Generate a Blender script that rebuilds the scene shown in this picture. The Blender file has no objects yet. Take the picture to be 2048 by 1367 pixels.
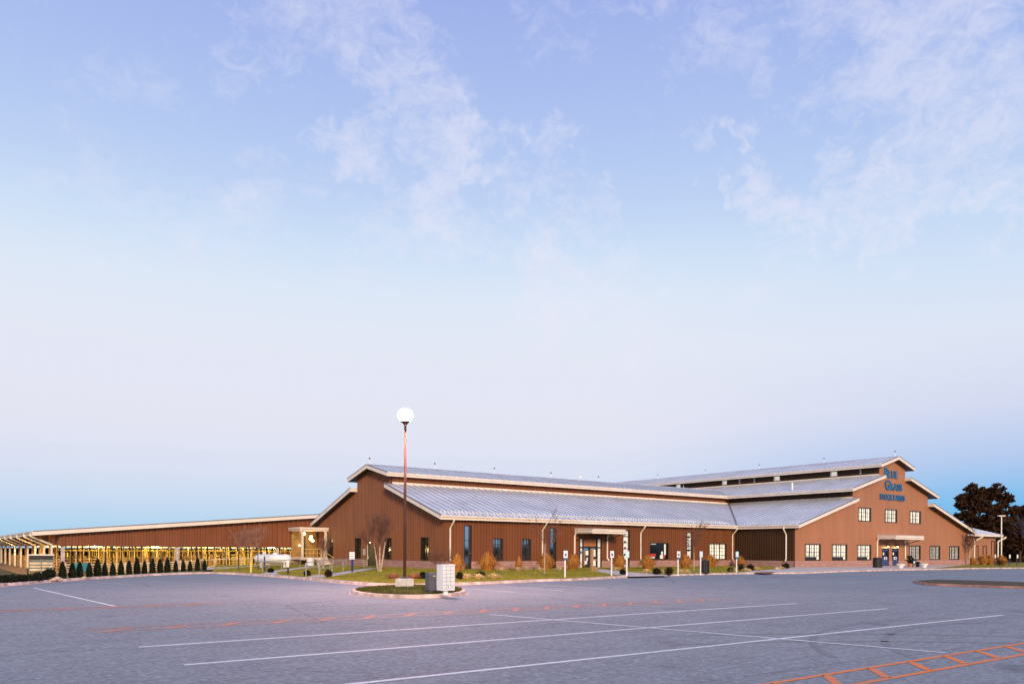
import bpy, bmesh, math, random
from mathutils import Vector, Matrix
R = math.radians
scene = bpy.context.scene
COL = scene.collection
rng = random.Random(7)

# ------------------------------------------------------------------ camera
FPX = 1582.0
FW = Vector((.5962, .8028, 0)); FW.normalize()
RT = Vector((FW.y, -FW.x, 0))
UPV = Vector((0, 0, 1))
ROLL = R(0.286)
RT2 = RT*math.cos(ROLL) + UPV*math.sin(ROLL)
UP2 = UPV*math.cos(ROLL) - RT*math.sin(ROLL)
CAM = Vector((0, 0, 2.0))
PX0, PY0 = 1024.0, 1099.9

def ray(px, py):
    return FW + RT2*((px-PX0)/FPX) + UP2*((PY0-py)/FPX)
def G(px, py, z=0.0):                      # point of the ground seen at a pixel of the photograph
    d = ray(px, py); s = (z-2.0)/d.z
    return CAM + d*s
def PY(px, py, y):                         # point on a wall y = const
    d = ray(px, py); return CAM + d*(y/d.y)
def PX(px, py, x):
    d = ray(px, py); return CAM + d*(x/d.x)

cd = bpy.data.cameras.new('camera'); cam = bpy.data.objects.new('camera', cd); COL.objects.link(cam)
m = Matrix.Identity(4)
for i, v in enumerate((RT2, UP2, -FW)):
    for j in range(3): m[j][i] = v[j]
m.translation = CAM
cam.matrix_world = m
cd.sensor_width = 36; cd.lens = 36*FPX/2048
cd.shift_y = (PY0-683.5)/2048
cd.clip_start = .1; cd.clip_end = 9000
scene.camera = cam
scene.view_settings.view_transform = 'Standard'; scene.view_settings.look = 'None'
scene.view_settings.exposure = 0.0; scene.view_settings.gamma = 1

# ------------------------------------------------------------------ node helpers
def mk(name):
    mt = bpy.data.materials.new(name); mt.use_nodes = True
    nt = mt.node_tree; nt.nodes.clear()
    o = nt.nodes.new('ShaderNodeOutputMaterial'); b = nt.nodes.new('ShaderNodeBsdfPrincipled')
    nt.links.new(b.outputs[0], o.inputs[0])
    return mt, nt, b
def N(nt, t, **kw):
    n = nt.nodes.new(t)
    for k, v in kw.items():
        if k in n.inputs.keys() if hasattr(n.inputs, 'keys') else False: n.inputs[k].default_value = v
        else: setattr(n, k, v)
    return n
def math_(nt, op, a, b=None, c=None):
    n = nt.nodes.new('ShaderNodeMath'); n.operation = op
    for i, q in enumerate((a, b, c)):
        if q is None: continue
        if isinstance(q, (int, float)): n.inputs[i].default_value = q
        else: nt.links.new(q, n.inputs[i])
    return n.outputs[0]
def mixc(nt, fac, a, b, bt='MIX'):
    n = nt.nodes.new('ShaderNodeMix'); n.data_type = 'RGBA'; n.blend_type = bt
    for i, q in ((0, fac), (6, a), (7, b)):
        if isinstance(q, (int, float)): n.inputs[i].default_value = q
        elif isinstance(q, (tuple, list)): n.inputs[i].default_value = (*q[:3], 1)
        else: nt.links.new(q, n.inputs[i])
    return n.outputs[2]
def noise(nt, vec, scale, detail=3, rough=.55, dist=0):
    n = nt.nodes.new('ShaderNodeTexNoise'); n.inputs['Scale'].default_value = scale
    n.inputs['Detail'].default_value = detail; n.inputs['Roughness'].default_value = rough
    n.inputs['Distortion'].default_value = dist
    if vec is not None: nt.links.new(vec, n.inputs['Vector'])
    return n.outputs[0]
def mrange(nt, v, a, b, c=0, d=1, smooth=False):
    n = nt.nodes.new('ShaderNodeMapRange'); n.clamp = True
    if smooth: n.interpolation_type = 'SMOOTHSTEP'
    nt.links.new(v, n.inputs[0])
    for i, q in enumerate((a, b, c, d)): n.inputs[i+1].default_value = q
    return n.outputs[0]
def objco(nt, sc=(1, 1, 1)):
    t = nt.nodes.new('ShaderNodeTexCoord'); mp = nt.nodes.new('ShaderNodeMapping')
    mp.inputs['Scale'].default_value = sc
    nt.links.new(t.outputs['Object'], mp.inputs[0]); return mp.outputs[0]
def bump(nt, b, h, strength=.3, dist=.02):
    n = nt.nodes.new('ShaderNodeBump'); n.inputs['Strength'].default_value = strength
    n.inputs['Distance'].default_value = dist
    nt.links.new(h, n.inputs['Height']); nt.links.new(n.outputs[0], b.inputs['Normal'])

def M(name, col, rough=.6, metal=0., var=.12, scale=2., sc=(1, 1, 1), bmp=0., bscale=30., spec=.5, emit=None, es=0.):
    mt, nt, b = mk(name)
    co = objco(nt, sc)
    nz = noise(nt, co, scale, 4)
    dark = tuple(max(0, c*(1-var*1.6)) for c in col); lite = tuple(min(1, c*(1+var*1.3)) for c in col)
    c = mixc(nt, mrange(nt, nz, .3, .7), dark, lite)
    nt.links.new(c, b.inputs['Base Color'])
    b.inputs['Roughness'].default_value = rough; b.inputs['Metallic'].default_value = metal
    b.inputs['Specular IOR Level'].default_value = spec
    if bmp: bump(nt, b, noise(nt, objco(nt), bscale, 3), bmp)
    if emit:
        b.inputs['Emission Color'].default_value = (*emit, 1); b.inputs['Emission Strength'].default_value = es
    return mt

# ------------------------------------------------------------------ materials
def asphalt_mat():
    mt, nt, b = mk('asphalt')
    co = objco(nt); st = objco(nt, (.10, .9, 1))
    big = noise(nt, co, .07, 4, .6, .4); mid = noise(nt, st, 1.3, 5, .6, .6); fine = noise(nt, co, 40, 2, .7)
    tire = noise(nt, objco(nt, (.05, 1.6, 1)), 2.2, 4, .65, 1.2)
    gA = noise(nt, co, 7, 4, .7); gB = noise(nt, co, 1.1, 5, .7, .5); gC = noise(nt, co, 10, 3, .7); sp = noise(nt, co, .33, 5, .65, .8)
    c = mixc(nt, mrange(nt, big, .3, .7), (.205, .232, .250), (.275, .303, .316))
    c = mixc(nt, mrange(nt, gB, .42, .68, 0, .55), c, (.135, .137, .155))
    c = mixc(nt, mrange(nt, tire, .54, .68, 0, .65), c, (.095, .096, .112))
    c = mixc(nt, mrange(nt, gA, .49, .62, 0, .72), c, (.385, .415, .44))
    c = mixc(nt, mrange(nt, gC, .53, .66, 0, .66), c, (.075, .08, .09))
    c = mixc(nt, mrange(nt, sp, .60, .72, 0, .45), c, (.33, .335, .345))
    c = mixc(nt, mrange(nt, noise(nt, co, .55, 3, .5), .66, .74, 0, .5), c, (.08, .08, .09))
    c = mixc(nt, mrange(nt, fine, .35, .8, 0, .4), c, (.46, .45, .46))
    # sealed cracks
    vo = nt.nodes.new('ShaderNodeTexVoronoi'); vo.feature = 'DISTANCE_TO_EDGE'; vo.inputs['Scale'].default_value = .085
    wob = mixc(nt, .012, co, noise(nt, co, .5, 3), 'ADD')
    nt.links.new(co, vo.inputs['Vector'])
    cr = math_(nt, 'MULTIPLY', mrange(nt, vo.outputs[0], .0012, .0035, 1, 0), mrange(nt, noise(nt, co, .12, 2), .50, .56))
    c = mixc(nt, math_(nt, 'MULTIPLY', cr, .6), c, (.05, .05, .06))
    nt.links.new(c, b.inputs['Base Color'])
    nt.links.new(mrange(nt, mid, .3, .7, .78, .92), b.inputs['Roughness'])
    b.inputs['Specular IOR Level'].default_value = .25
    bump(nt, b, noise(nt, co, 60, 3, .7), .55, .012)
    return mt
def paint_mat(name, col, wear=.35, base=(.25, .25, .26)):
    mt, nt, b = mk(name)
    co = objco(nt)
    w = noise(nt, co, 9, 5, .75); w2 = noise(nt, co, .8, 3)
    f = mrange(nt, math_(nt, 'ADD', math_(nt, 'MULTIPLY', w, .7), math_(nt, 'MULTIPLY', w2, .3)), .5-wear*.35, .62, 0, min(1, wear*1.6))
    nt.links.new(mixc(nt, f, col, base), b.inputs['Base Color']); b.inputs['Roughness'].default_value = .7
    return mt
def block_mat():
    mt, nt, b = mk('split_face_block')
    t = nt.nodes.new('ShaderNodeTexCoord'); s = nt.nodes.new('ShaderNodeSeparateXYZ'); nt.links.new(t.outputs['Object'], s.inputs[0])
    u = math_(nt, 'ADD', s.outputs[0], s.outputs[1])
    cb = nt.nodes.new('ShaderNodeCombineXYZ'); nt.links.new(u, cb.inputs[0]); nt.links.new(s.outputs[2], cb.inputs[1])
    br = nt.nodes.new('ShaderNodeTexBrick'); nt.links.new(cb.outputs[0], br.inputs['Vector'])
    br.inputs['Scale'].default_value = 1; br.inputs['Brick Width'].default_value = .42; br.inputs['Row Height'].default_value = .215
    br.inputs['Mortar Size'].default_value = .014; br.inputs['Mortar Smooth'].default_value = .3
    br.inputs['Color1'].default_value = (.46, .235, .19, 1); br.inputs['Color2'].default_value = (.60, .35, .29, 1)
    br.inputs['Mortar'].default_value = (.17, .10, .09, 1)
    nz = noise(nt, t.outputs['Object'], 9, 4)
    c = mixc(nt, mrange(nt, nz, .3, .75, 0, .4), br.outputs[0], (.24, .12, .10))
    nt.links.new(c, b.inputs['Base Color']); b.inputs['Roughness'].default_value = .9
    bump(nt, b, math_(nt, 'ADD', nz, math_(nt, 'MULTIPLY', br.outputs[1], -.8)), .7, .03)
    return mt
def lawn_mat():
    mt, nt, b = mk('lawn_grass')
    co = objco(nt)
    n1 = noise(nt, co, .22, 4, .6); n2 = noise(nt, co, 3.5, 4, .7); n3 = noise(nt, co, 22, 3, .8)
    c = mixc(nt, mrange(nt, n1, .35, .65), (.25, .245, .022), (.43, .34, .04))
    c = mixc(nt, mrange(nt, n2, .45, .7, 0, .75), c, (.12, .125, .016))
    c = mixc(nt, mrange(nt, n3, .5, .72, 0, .7), c, (.36, .29, .075))
    c = mixc(nt, mrange(nt, noise(nt, co, .5, 4, .7), .58, .72, 0, .6), c, (.30, .16, .05))
    nt.links.new(c, b.inputs['Base Color']); b.inputs['Roughness'].default_value = .95
    b.inputs['Specular IOR Level'].default_value = .1
    bump(nt, b, math_(nt, 'ADD', n3, n2), .9, .06)
    return mt
MT = {}
MT['asphalt'] = asphalt_mat()
MT['white_paint'] = paint_mat('white_paint', (.90, .90, .90), .30)
MT['pale_paint'] = paint_mat('thin_white_paint', (.62, .62, .64), .5)
MT['orange_paint'] = paint_mat('orange_paint', (.86, .21, .02), .2)
MT['faded_orange'] = paint_mat('faded_orange_paint', (.78, .25, .09), .40)
MT['blue_paint'] = paint_mat('blue_paint', (.05, .10, .30), .6)
MT['concrete'] = M('concrete', (.64, .53, .45), .9, var=.15, scale=1.2, bmp=.3)
MT['curb'] = M('curb_concrete', (.62, .46, .39), .9, var=.3, scale=1.7, bmp=.4, bscale=12)
MT['pale_concrete'] = M('pale_concrete', (.80, .72, .64), .85, var=.12, scale=3, bmp=.3)
MT['dark_curb'] = M('stained_curb', (.36, .20, .15), .9, var=.3, scale=1.5, bmp=.4)
MT['tyre'] = paint_mat('tyre_rubber', (.07, .07, .08), .9, base=(.24, .25, .25))
MT['red_pad'] = M('red_warning_pad', (.26, .05, .04), .85, var=.2)
MT['block'] = block_mat()
MT['lawn'] = lawn_mat()
MT['dark_lawn'] = M('dark_grass', (.10, .10, .022), .95, var=.55, scale=5, bmp=.8, bscale=18, spec=.1)  # dark, mottled grass colour for the lamp island
MT['dirt'] = M('pen_dirt', (.34, .19, .07), .95, var=.4, scale=.9, bmp=.5, bscale=6)
MT['mulch'] = M('mulch', (.075, .05, .02), .95, var=.5, scale=6, bmp=.8, bscale=25)
MT['field'] = M('dry_field', (.14, .12, .05), .95, var=.4, scale=.05, spec=.1)
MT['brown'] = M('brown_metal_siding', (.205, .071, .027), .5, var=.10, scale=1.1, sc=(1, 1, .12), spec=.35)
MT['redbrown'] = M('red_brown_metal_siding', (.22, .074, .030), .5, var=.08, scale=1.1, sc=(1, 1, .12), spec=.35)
MT['tan'] = M('brown_metal_siding_lit', (.40, .170, .082), .5, var=.07, scale=.9, sc=(1, 1, .15), spec=.35)  # wing's brown made lighter: the facade's brighter light painted into the colour
MT['shadebrown'] = M('brown_metal_siding_shade', (.060, .027, .011), .55, var=.1, scale=1.1, sc=(1, 1, .12), spec=.3)  # siding brown darkened: shade of the recessed side walls painted in
MT['soffit'] = M('bronze_soffit', (.05, .028, .018), .6, var=.1)
MT['roof'] = M('galvalume_roof', (.73, .75, .78), .38, .2, var=.12, scale=.35, sc=(1, 1, 1))
MT['seam'] = M('roof_seam', (.34, .36, .42), .42, .2, var=.1)
MT['roof_edge'] = M('roof_edge', (.20, .19, .22), .4, .4)
MT['cream'] = M('cream_trim', (.86, .74, .62), .45, var=.06, scale=.8)
MT['cream_pipe'] = M('cream_pipe', (.85, .76, .60), .4, var=.06)
MT['frame'] = M('dark_bronze_frame', (.018, .014, .012), .4)
MT['white'] = M('white_enamel', (.82, .82, .80), .4, var=.05)
MT['grey'] = M('grey_steel', (.10, .10, .12), .5, var=.1)
MT['galv'] = M('galvanised_pipe', (.58, .56, .48), .4, .5, var=.1)
MT['black'] = M('black_plastic', (.012, .012, .013), .5)
MT['blue'] = M('blue_paint_metal', (.035, .07, .24), .45, var=.1)
MT['navy'] = M('navy_post', (.02, .03, .14), .5)
MT['signblue'] = M('sign_letter_blue', (.03, .18, .36), .35, .2, var=.1)
MT['sidecyan'] = M('sign_panel_cyan', (.50, .74, .80), .5, var=.08)
MT['bronze'] = M('bronze_pole', (.10, .036, .020), .85, 0, var=.15, scale=.6)
MT['wood'] = M('raw_wood', (.38, .20, .09), .8, var=.2, scale=3, sc=(1, 1, .2))
MT['oldwood'] = M('pen_boards', (.44, .27, .11), .85, var=.35, scale=2)
MT['paleboard'] = M('pale_boards', (.72, .60, .40), .8, var=.2, scale=2)
MT['yellowpipe'] = M('yellow_pipe', (.72, .52, .12), .5, var=.2)
MT['darkpost'] = M('dark_post', (.03, .022, .015), .7)
MT['column'] = M('grey_column', (.50, .42, .42), .6, var=.15)
MT['evergreen'] = M('dark_evergreen_leaf', (.016, .020, .010), .8, var=.5, scale=9, spec=.1)
MT['shrub'] = M('shrub_leaf', (.030, .022, .013), .8, var=.5, scale=9, spec=.1)
MT['ograss'] = M('orange_dry_grass', (.58, .235, .05), .85, var=.62, scale=26, spec=.15)
MT['palegrass'] = M('straw_leaf', (.66, .48, .20), .85, var=.35, scale=8, spec=.15)
MT['rust_leaf'] = M('rust_leaf', (.36, .13, .05), .8, var=.4, scale=6)
MT['twig'] = M('red_twig', (.17, .075, .05), .8, var=.3, scale=4)
MT['paletwig'] = M('pale_twig', (.30, .17, .12), .8, var=.3, scale=4)
MT['bark_white'] = M('birch_bark', (.50, .38, .28), .8, var=.3, scale=5)
MT['bark'] = M('brown_bark', (.08, .05, .035), .9, var=.3)
MT['pine'] = M('pine_needles', (.055, .025, .014), .85, var=.5, scale=2, spec=.1)
MT['grey_twig'] = M('grey_twig', (.10, .09, .10), .9, var=.3)
MT['wood_far'] = M('far_leaves', (.02, .022, .012), .9, var=.4, scale=1, spec=.05)
MT['glass'] = M('window_glass', (.42, .43, .47), .04, 1., var=.02)
MT['darkglass'] = M('dark_window_glass', (.055, .05, .045), .08, .9, var=.05)
MT['lit'] = M('lit_blind', (.70, .65, .54), .25, var=.38, scale=1.3, emit=(1, .90, .72), es=.55)
MT['litdim'] = M('dim_blind', (.45, .45, .42), .5, var=.2, scale=1.5, emit=(1, .85, .6), es=.10)
MT['poster'] = M('poster_film', (.80, .80, .76), .5, var=.04, emit=(1, .97, .9), es=.12)
MT['bulb'] = M('lit_bulb', (1, .95, .85), .4, var=0, emit=(1, .57, .53), es=2000)
MT['warm_bulb'] = M('warm_bulb', (1, .85, .5), .4, var=0, emit=(1, .74, .34), es=7)
MT['strip'] = M('lit_tube', (1, .9, .5), .4, var=0, emit=(1, .82, .36), es=1.6)
MT['amber_wall'] = M('amber_wall', (.26, .15, .05), .6, var=.2)
MT['red_print'] = M('red_print', (.5, .04, .03), .5)
MT['teal'] = M('teal_poly', (.05, .27, .31), .5, var=.1)
MT['rock'] = M('limestone', (.58, .45, .32), .9, var=.3, scale=3, bmp=.5)
MT['sage'] = M('sage_paint', (.20, .22, .17), .5, var=.12)
MT['terracotta'] = M('terracotta', (.50, .20, .09), .8)

# ------------------------------------------------------------------ mesh builder
class MB:
    def __init__(s): s.v = []; s.f = []
    def poly(s, pts):
        i = len(s.v); s.v += [tuple(p) for p in pts]; s.f.append(list(range(i, i+len(pts))))
    def box(s, x0, y0, z0, x1, y1, z1):
        i = len(s.v)
        s.v += [(x0,y0,z0),(x1,y0,z0),(x1,y1,z0),(x0,y1,z0),(x0,y0,z1),(x1,y0,z1),(x1,y1,z1),(x0,y1,z1)]
        s.f += [[i+a for a in q] for q in ((0,3,2,1),(4,5,6,7),(0,1,5,4),(1,2,6,5),(2,3,7,6),(3,0,4,7))]
        return s
    def prism(s, pts, off):
        i = len(s.v); n = len(pts); o = Vector(off)
        s.v += [tuple(p) for p in pts] + [tuple(Vector(p)+o) for p in pts]
        s.f.append([i+k for k in range(n)][::-1]); s.f.append([i+n+k for k in range(n)])
        for k in range(n): s.f.append([i+k, i+(k+1) % n, i+n+(k+1) % n, i+n+k])
        return s
    def tube(s, p0, p1, r0, r1=None, n=6, caps=True):
        if r1 is None: r1 = r0
        p0 = Vector(p0); p1 = Vector(p1); d = p1-p0
        if d.length < 1e-6: return s
        d.normalize(); a = d.orthogonal().normalized(); b = d.cross(a)
        i = len(s.v)
        for p, r in ((p0, r0), (p1, r1)):
            for k in range(n):
                t = 2*math.pi*(k+.5)/n; s.v.append(tuple(p+a*(r*math.cos(t))+b*(r*math.sin(t))))
        for k in range(n): s.f.append([i+k, i+(k+1) % n, i+n+(k+1) % n, i+n+k])
        if caps: s.f.append([i+k for k in range(n)][::-1]); s.f.append([i+n+k for k in range(n)])
        return s
    def path(s, pts, r, n=6):
        for a, b in zip(pts, pts[1:]): s.tube(a, b, r, r, n)
        for p in pts[1:-1]: s.ball(p, r, r, r, 6, 4)
        return s
    def ball(s, c, rx, ry, rz, nu=12, nv=8, fn=None):
        i = len(s.v)
        for j in range(nv+1):
            ph = math.pi*j/nv-math.pi/2
            for k in range(nu):
                th = 2*math.pi*k/nu
                q = 1 if fn is None else fn(ph, th)
                s.v.append((c[0]+rx*q*math.cos(ph)*math.cos(th), c[1]+ry*q*math.cos(ph)*math.sin(th), c[2]+rz*q*math.sin(ph)))
        for j in range(nv):
            for k in range(nu): s.f.append([i+j*nu+k, i+j*nu+(k+1) % nu, i+(j+1)*nu+(k+1) % nu, i+(j+1)*nu+k])
        return s
    def lathe(s, c, prof, n=16):
        i = len(s.v)
        for r, z in prof:
            for k in range(n):
                t = 2*math.pi*k/n; s.v.append((c[0]+r*math.cos(t), c[1]+r*math.sin(t), c[2]+z))
        for j in range(len(prof)-1):
            for k in range(n): s.f.append([i+j*n+k, i+j*n+(k+1) % n, i+(j+1)*n+(k+1) % n, i+(j+1)*n+k])
        s.f.append([i+k for k in range(n)][::-1]); s.f.append([i+(len(prof)-1)*n+k for k in range(n)])
        return s
    def leaf(s, c, sz, rg, asp=.6):
        a = Vector((rg.gauss(0,1), rg.gauss(0,1), rg.gauss(0,1))).normalized(); b = a.orthogonal().normalized()
        b = (Matrix.Rotation(rg.uniform(0, 6.28), 3, a) @ b)
        c = Vector(c); t = a.cross(b)
        s.poly([c-b*sz, c+t*sz*asp, c+b*sz, c-t*sz*asp])
    def rbox(s, c, sx, sy, sz, ang):       # box turned about z, c = centre of its base
        ca, sa = math.cos(ang), math.sin(ang)
        P = []
        for dx, dy in ((-sx/2,-sy/2),(sx/2,-sy/2),(sx/2,sy/2),(-sx/2,sy/2)):
            P.append((c[0]+dx*ca-dy*sa, c[1]+dx*sa+dy*ca, c[2]))
        return s.prism(P, (0, 0, sz))
    def build(s, name, mat, parent=None, smooth=False):
        me = bpy.data.meshes.new(name)
        o = Vector((0, 0, 0)); p = parent
        while p is not None: o += p.location; p = p.parent
        me.from_pydata([(x-o.x, y-o.y, z-o.z) for x, y, z in s.v], [], s.f); me.update()
        ob = bpy.data.objects.new(name, me); COL.objects.link(ob)
        me.materials.append(MT[mat] if isinstance(mat, str) else mat)
        if smooth: me.polygons.foreach_set('use_smooth', [True]*len(me.polygons))
        if parent is not None: ob.parent = parent
        return ob

def tag(o, label, cat=None, group=None, kind=None):
    o['label'] = label
    if cat: o['category'] = cat
    if group: o['group'] = group
    if kind: o['kind'] = kind
    return o
def thing(name, label, cat, loc=(0, 0, 0), group=None):
    o = bpy.data.objects.new(name, None); COL.objects.link(o); o.location = loc; o.empty_display_size = .3
    return tag(o, label, cat, group)
def struct(o, label, cat='ground', group=None): return tag(o, label, cat, group, 'structure')
def copy_tree(o, parent=None):
    c = o.copy(); COL.objects.link(c)
    if parent is not None: c.parent = parent
    for ch in list(o.children): copy_tree(ch, c)
    return c
ORD = ['first','second','third','fourth','fifth','sixth','seventh','eighth','ninth','tenth','eleventh','twelfth','thirteenth',
       'fourteenth','fifteenth','sixteenth','seventeenth','eighteenth','nineteenth','twentieth']

# ------------------------------------------------------------------ ground
def sstep(a, b, x):
    t = max(0, min(1, (x-a)/(b-a))); return t*t*(3-2*t)
def hgt(x, y):
    d = (x-6.9)*-.779+(y-57.7)*.624
    return -.72*sstep(1.5, 18, d)*sstep(60, 30, x)
xs = [-4000,-1200,-400,-150,-60,-30]+[-20+2*i for i in range(0, 50)]+[84,90,110,140,200,300,600,1500,4000]
ys = [-4000,-1200,-400,-150,-60,-20,0,20,40]+[50+2*i for i in range(0, 40)]+[135,150,170,200,260,400,1000,4000]
g = MB()
for x in xs:
    for y in ys: g.v.append((x, y, hgt(x, y)-.04))
ny = len(ys)
for i in range(len(xs)-1):
    for j in range(ny-1): g.f.append([i*ny+j, (i+1)*ny+j, (i+1)*ny+j+1, i*ny+j+1])
struct(g.build('ground', 'field', smooth=True), 'dry grassy ground reaching to the horizon')

edge_px = [(-260,1200),(-120,1184),(0,1172),(100,1163.5),(200,1156.5),(300,1150.5),(370,1147.5),(420,1146.5),(470,1148),(540,1152.5),(620,1159),(680,1165),(740,1170),(800,1172),
           (860,1171.5),(907,1169.7),(986,1166.7),(1074,1162.3),(1140,1160.5),(1195,1157.5),(1262,1153.6),(1330,1151.5),(1400,1149.2),(1479,1147.4),(1540,1147),
           (1600,1146.7),(1697,1142.6),(1800,1140),(1870,1138.8),(1945,1137),(2048,1136.2),(2200,1135.2)]
EDGE = [G(*p) for p in edge_px]
def sheet(name, pts, mat, z=None, label='', cat='pavement', group=None):
    bm = bmesh.new(); vs = [bm.verts.new((p[0], p[1], p[2] if z is None else z)) for p in pts]
    bm.faces.new(vs); bmesh.ops.triangulate(bm, faces=bm.faces[:])
    me = bpy.data.meshes.new(name); bm.to_mesh(me); bm.free()
    o = bpy.data.objects.new(name, me); COL.objects.link(o); me.materials.append(MT[mat])
    return struct(o, label, cat, group)
sheet('parking_lot',
      [Vector((-60,-60,0)), Vector((-60,62,0))]+EDGE+[Vector((260,EDGE[-1].y,0)), Vector((260,-60,0))], 'asphalt', 0.0,
      'wide worn grey asphalt parking lot in front of the buildings', 'parking lot')

def offset(poly, d):
    out = []
    for i, p in enumerate(poly):
        a = poly[max(0, i-1)]; b = poly[min(len(poly)-1, i+1)]
        t = (b-a); t.z = 0; t.normalize(); n = Vector((-t.y, t.x, 0)); out.append(p+n*d)
    return out
def curb(name, line, label, h=.14, w=.42, closed=False, g=.45, mat='curb'):
    L = line+[line[0]] if closed else line
    prof = [(-g, .006), (-.02, .004), (.015, h-.02), (.035, h), (w, h), (w, -.15)]
    rows = []
    if closed:
        n = len(line)
        for i in range(n):
            a = line[i-1]; b = line[(i+1) % n]; t = (b-a); t.z = 0; t.normalize(); nn = Vector((-t.y, t.x, 0))
            rows.append([line[i]+nn*u+Vector((0,0,z)) for u, z in prof])
        rows.append(rows[0])
    else:
        for i, p in enumerate(line):
            a = line[max(0, i-1)]; b = line[min(len(line)-1, i+1)]; t = (b-a); t.z = 0; t.normalize(); nn = Vector((-t.y, t.x, 0))
            rows.append([p+nn*u+Vector((0,0,z)) for u, z in prof])
    mb = MB()
    for r0, r1 in zip(rows, rows[1:]):
        for k in range(len(prof)-1): mb.poly([r0[k], r1[k], r1[k+1], r0[k+1]])
    return struct(mb.build(name, mat), label, 'kerb')
curb('kerb', EDGE, 'pale concrete kerb edging the parking lot before lawn and buildings')

# ------------------------------------------------------------------ building parts
def ribwall(name, axis, fixed, u0, u1, zb, ztop, mat, parent, openings=(), pitch=.36, depth=.09, kinks=()):
    """corrugated sheet; axis 'x': wall on y=fixed facing -y; axis 'y': wall on x=fixed facing -x"""
    def off(u):
        t = ((u-u0)/pitch) % 1.0
        if t < .45: return 0.
        if t < .52: return depth*(t-.45)/.07
        if t < .88: return depth
        if t < .95: return depth*(.95-t)/.07
        return 0.
    bk = {u0, u1}
    k = 0
    while u0+k*pitch < u1:
        for t in (.45, .52, .88, .95):
            u = u0+(k+t)*pitch
            if u < u1: bk.add(round(u, 5))
        k += 1
    for o in openings: bk.add(o[0]); bk.add(o[1])
    for q in kinks: bk.add(q-.0005); bk.add(q+.0005)
    bk = sorted(b for b in bk if u0 <= b <= u1)
    mb = MB()
    def P(u, z, d): return (u, fixed-d, z) if axis == 'x' else (fixed-d, u, z)
    for a, b in zip(bk, bk[1:]):
        if b-a < 1e-6: continue
        mid = (a+b)/2; rngs = []; z = zb
        for o in sorted([o for o in openings if o[0] <= mid <= o[1]], key=lambda q: q[2]):
            if o[2] > z: rngs.append((z, o[2], False))
            z = max(z, o[3])
        rngs.append((z, None, True))
        oa, ob_ = off(a+1e-7), off(b-1e-7)
        for z0, z1, top in rngs:
            za = ztop(a+1e-7) if top else z1; zc = ztop(b-1e-7) if top else z1
            if max(za, zc) <= z0+1e-4: continue
            mb.poly([P(a, z0, oa), P(b, z0, ob_), P(b, zc, ob_), P(a, za, oa)])
    return mb.build(name, mat, parent)

def slab_roof(parent, axis, a0, a1, e, ze, r, zr, thick=.10, pitch=.86, name='roof', end0=True, end1=False, gut=None, fh=.42, cap=True, over=.9):
    """axis: direction the ridge runs; e/r eave and ridge coordinate across"""
    def P(a, c, z): return (a, c, z) if axis == 'x' else (c, a, z)
    L = math.hypot(r-e, zr-ze)
    mb = MB()
    mb.prism([P(a0, e, ze), P(a0, r, zr), P(a0, r, zr-thick), P(a0, e, ze-thick)], Vector(P(a1, 0, 0))-Vector(P(a0, 0, 0)))
    n = int((a1-a0)/pitch)
    for i in range(n+1):
        a = a0+.03+i*pitch
        if a > a1-.03: break
        mb.prism([P(a-.04, e, ze+.002), P(a-.028, e, ze+.07), P(a+.028, e, ze+.07), P(a+.04, e, ze+.002)], Vector(P(0, r-e, zr-ze)))
    rf = mb.build(name, 'roof', parent); rf.data.materials.append(MT['seam'])
    rf.data.polygons.foreach_set('material_index', [0]*6+[1]*(len(rf.data.polygons)-6))
    # soffit sheet
    so = MB(); sg = 1 if r > e else -1; dz = .36
    so.prism([P(a0+.07, e+sg*.12, ze-dz), P(a0+.07, r, zr-dz-.0), P(a0+.07, r, zr-dz-.03), P(a0+.07, e+sg*.12, ze-dz-.03)], Vector(P(a1-a0-.14, 0, 0)))
    so.build('soffit', 'soffit', rf)
    # rake boards
    fa = MB()
    for flag, a in ((end0, a0), (end1, a1)):
        if not flag: continue
        d = -.05 if a == a0 else .05
        fa.prism([P(a, e, ze-.045), P(a, r, zr-.045), P(a, r, zr-fh-.02), P(a, e, ze-fh-.02)], Vector(P(d, 0, 0)))
        if cap:
            s2 = .05 if a == a0 else -.05
            c0, c1 = (a, a+over) if a == a0 else (a-over, a)
            q = r+sg*.03
            fa.prism([P(c0+.001, r, zr-.05), P(c1, r, zr-.05), P(c1, r, zr-fh-.02), P(c0+.001, r, zr-fh-.02)], Vector(P(0, sg*.045, 0)))
    if fa.v: fa.build('fascia', 'cream', rf)
    if end0 or end1:
        eg = MB()
        for flag, a in ((end0, a0), (end1, a1)):
            if not flag: continue
            d = -.075 if a == a0 else .075
            eg.prism([P(a, e, ze+.045), P(a, r, zr+.045), P(a, r, zr-.043), P(a, e, ze-.043)], Vector(P(d, 0, 0)))
        eg.build('edge_trim', 'roof_edge', rf)
    if gut:
        g0, g1 = gut; gm = MB()
        o = -sg
        gm.prism([P(g0, e, ze-.03), P(g0, e+o*.17, ze-.03), P(g0, e+o*.15, ze-.13), P(g0, e+o*.11, ze-.21), P(g0, e, ze-.21)], Vector(P(g1-g0, 0, 0)))
        gm.prism([P(g0, e, ze-.235), P(g0, e+o*.05, ze-.235), P(g0, e+o*.05, ze-.42), P(g0, e, ze-.42)], Vector(P(g1-g0, 0, 0)))
        gm.build('gutter', 'cream', rf)
    return rf

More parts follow.
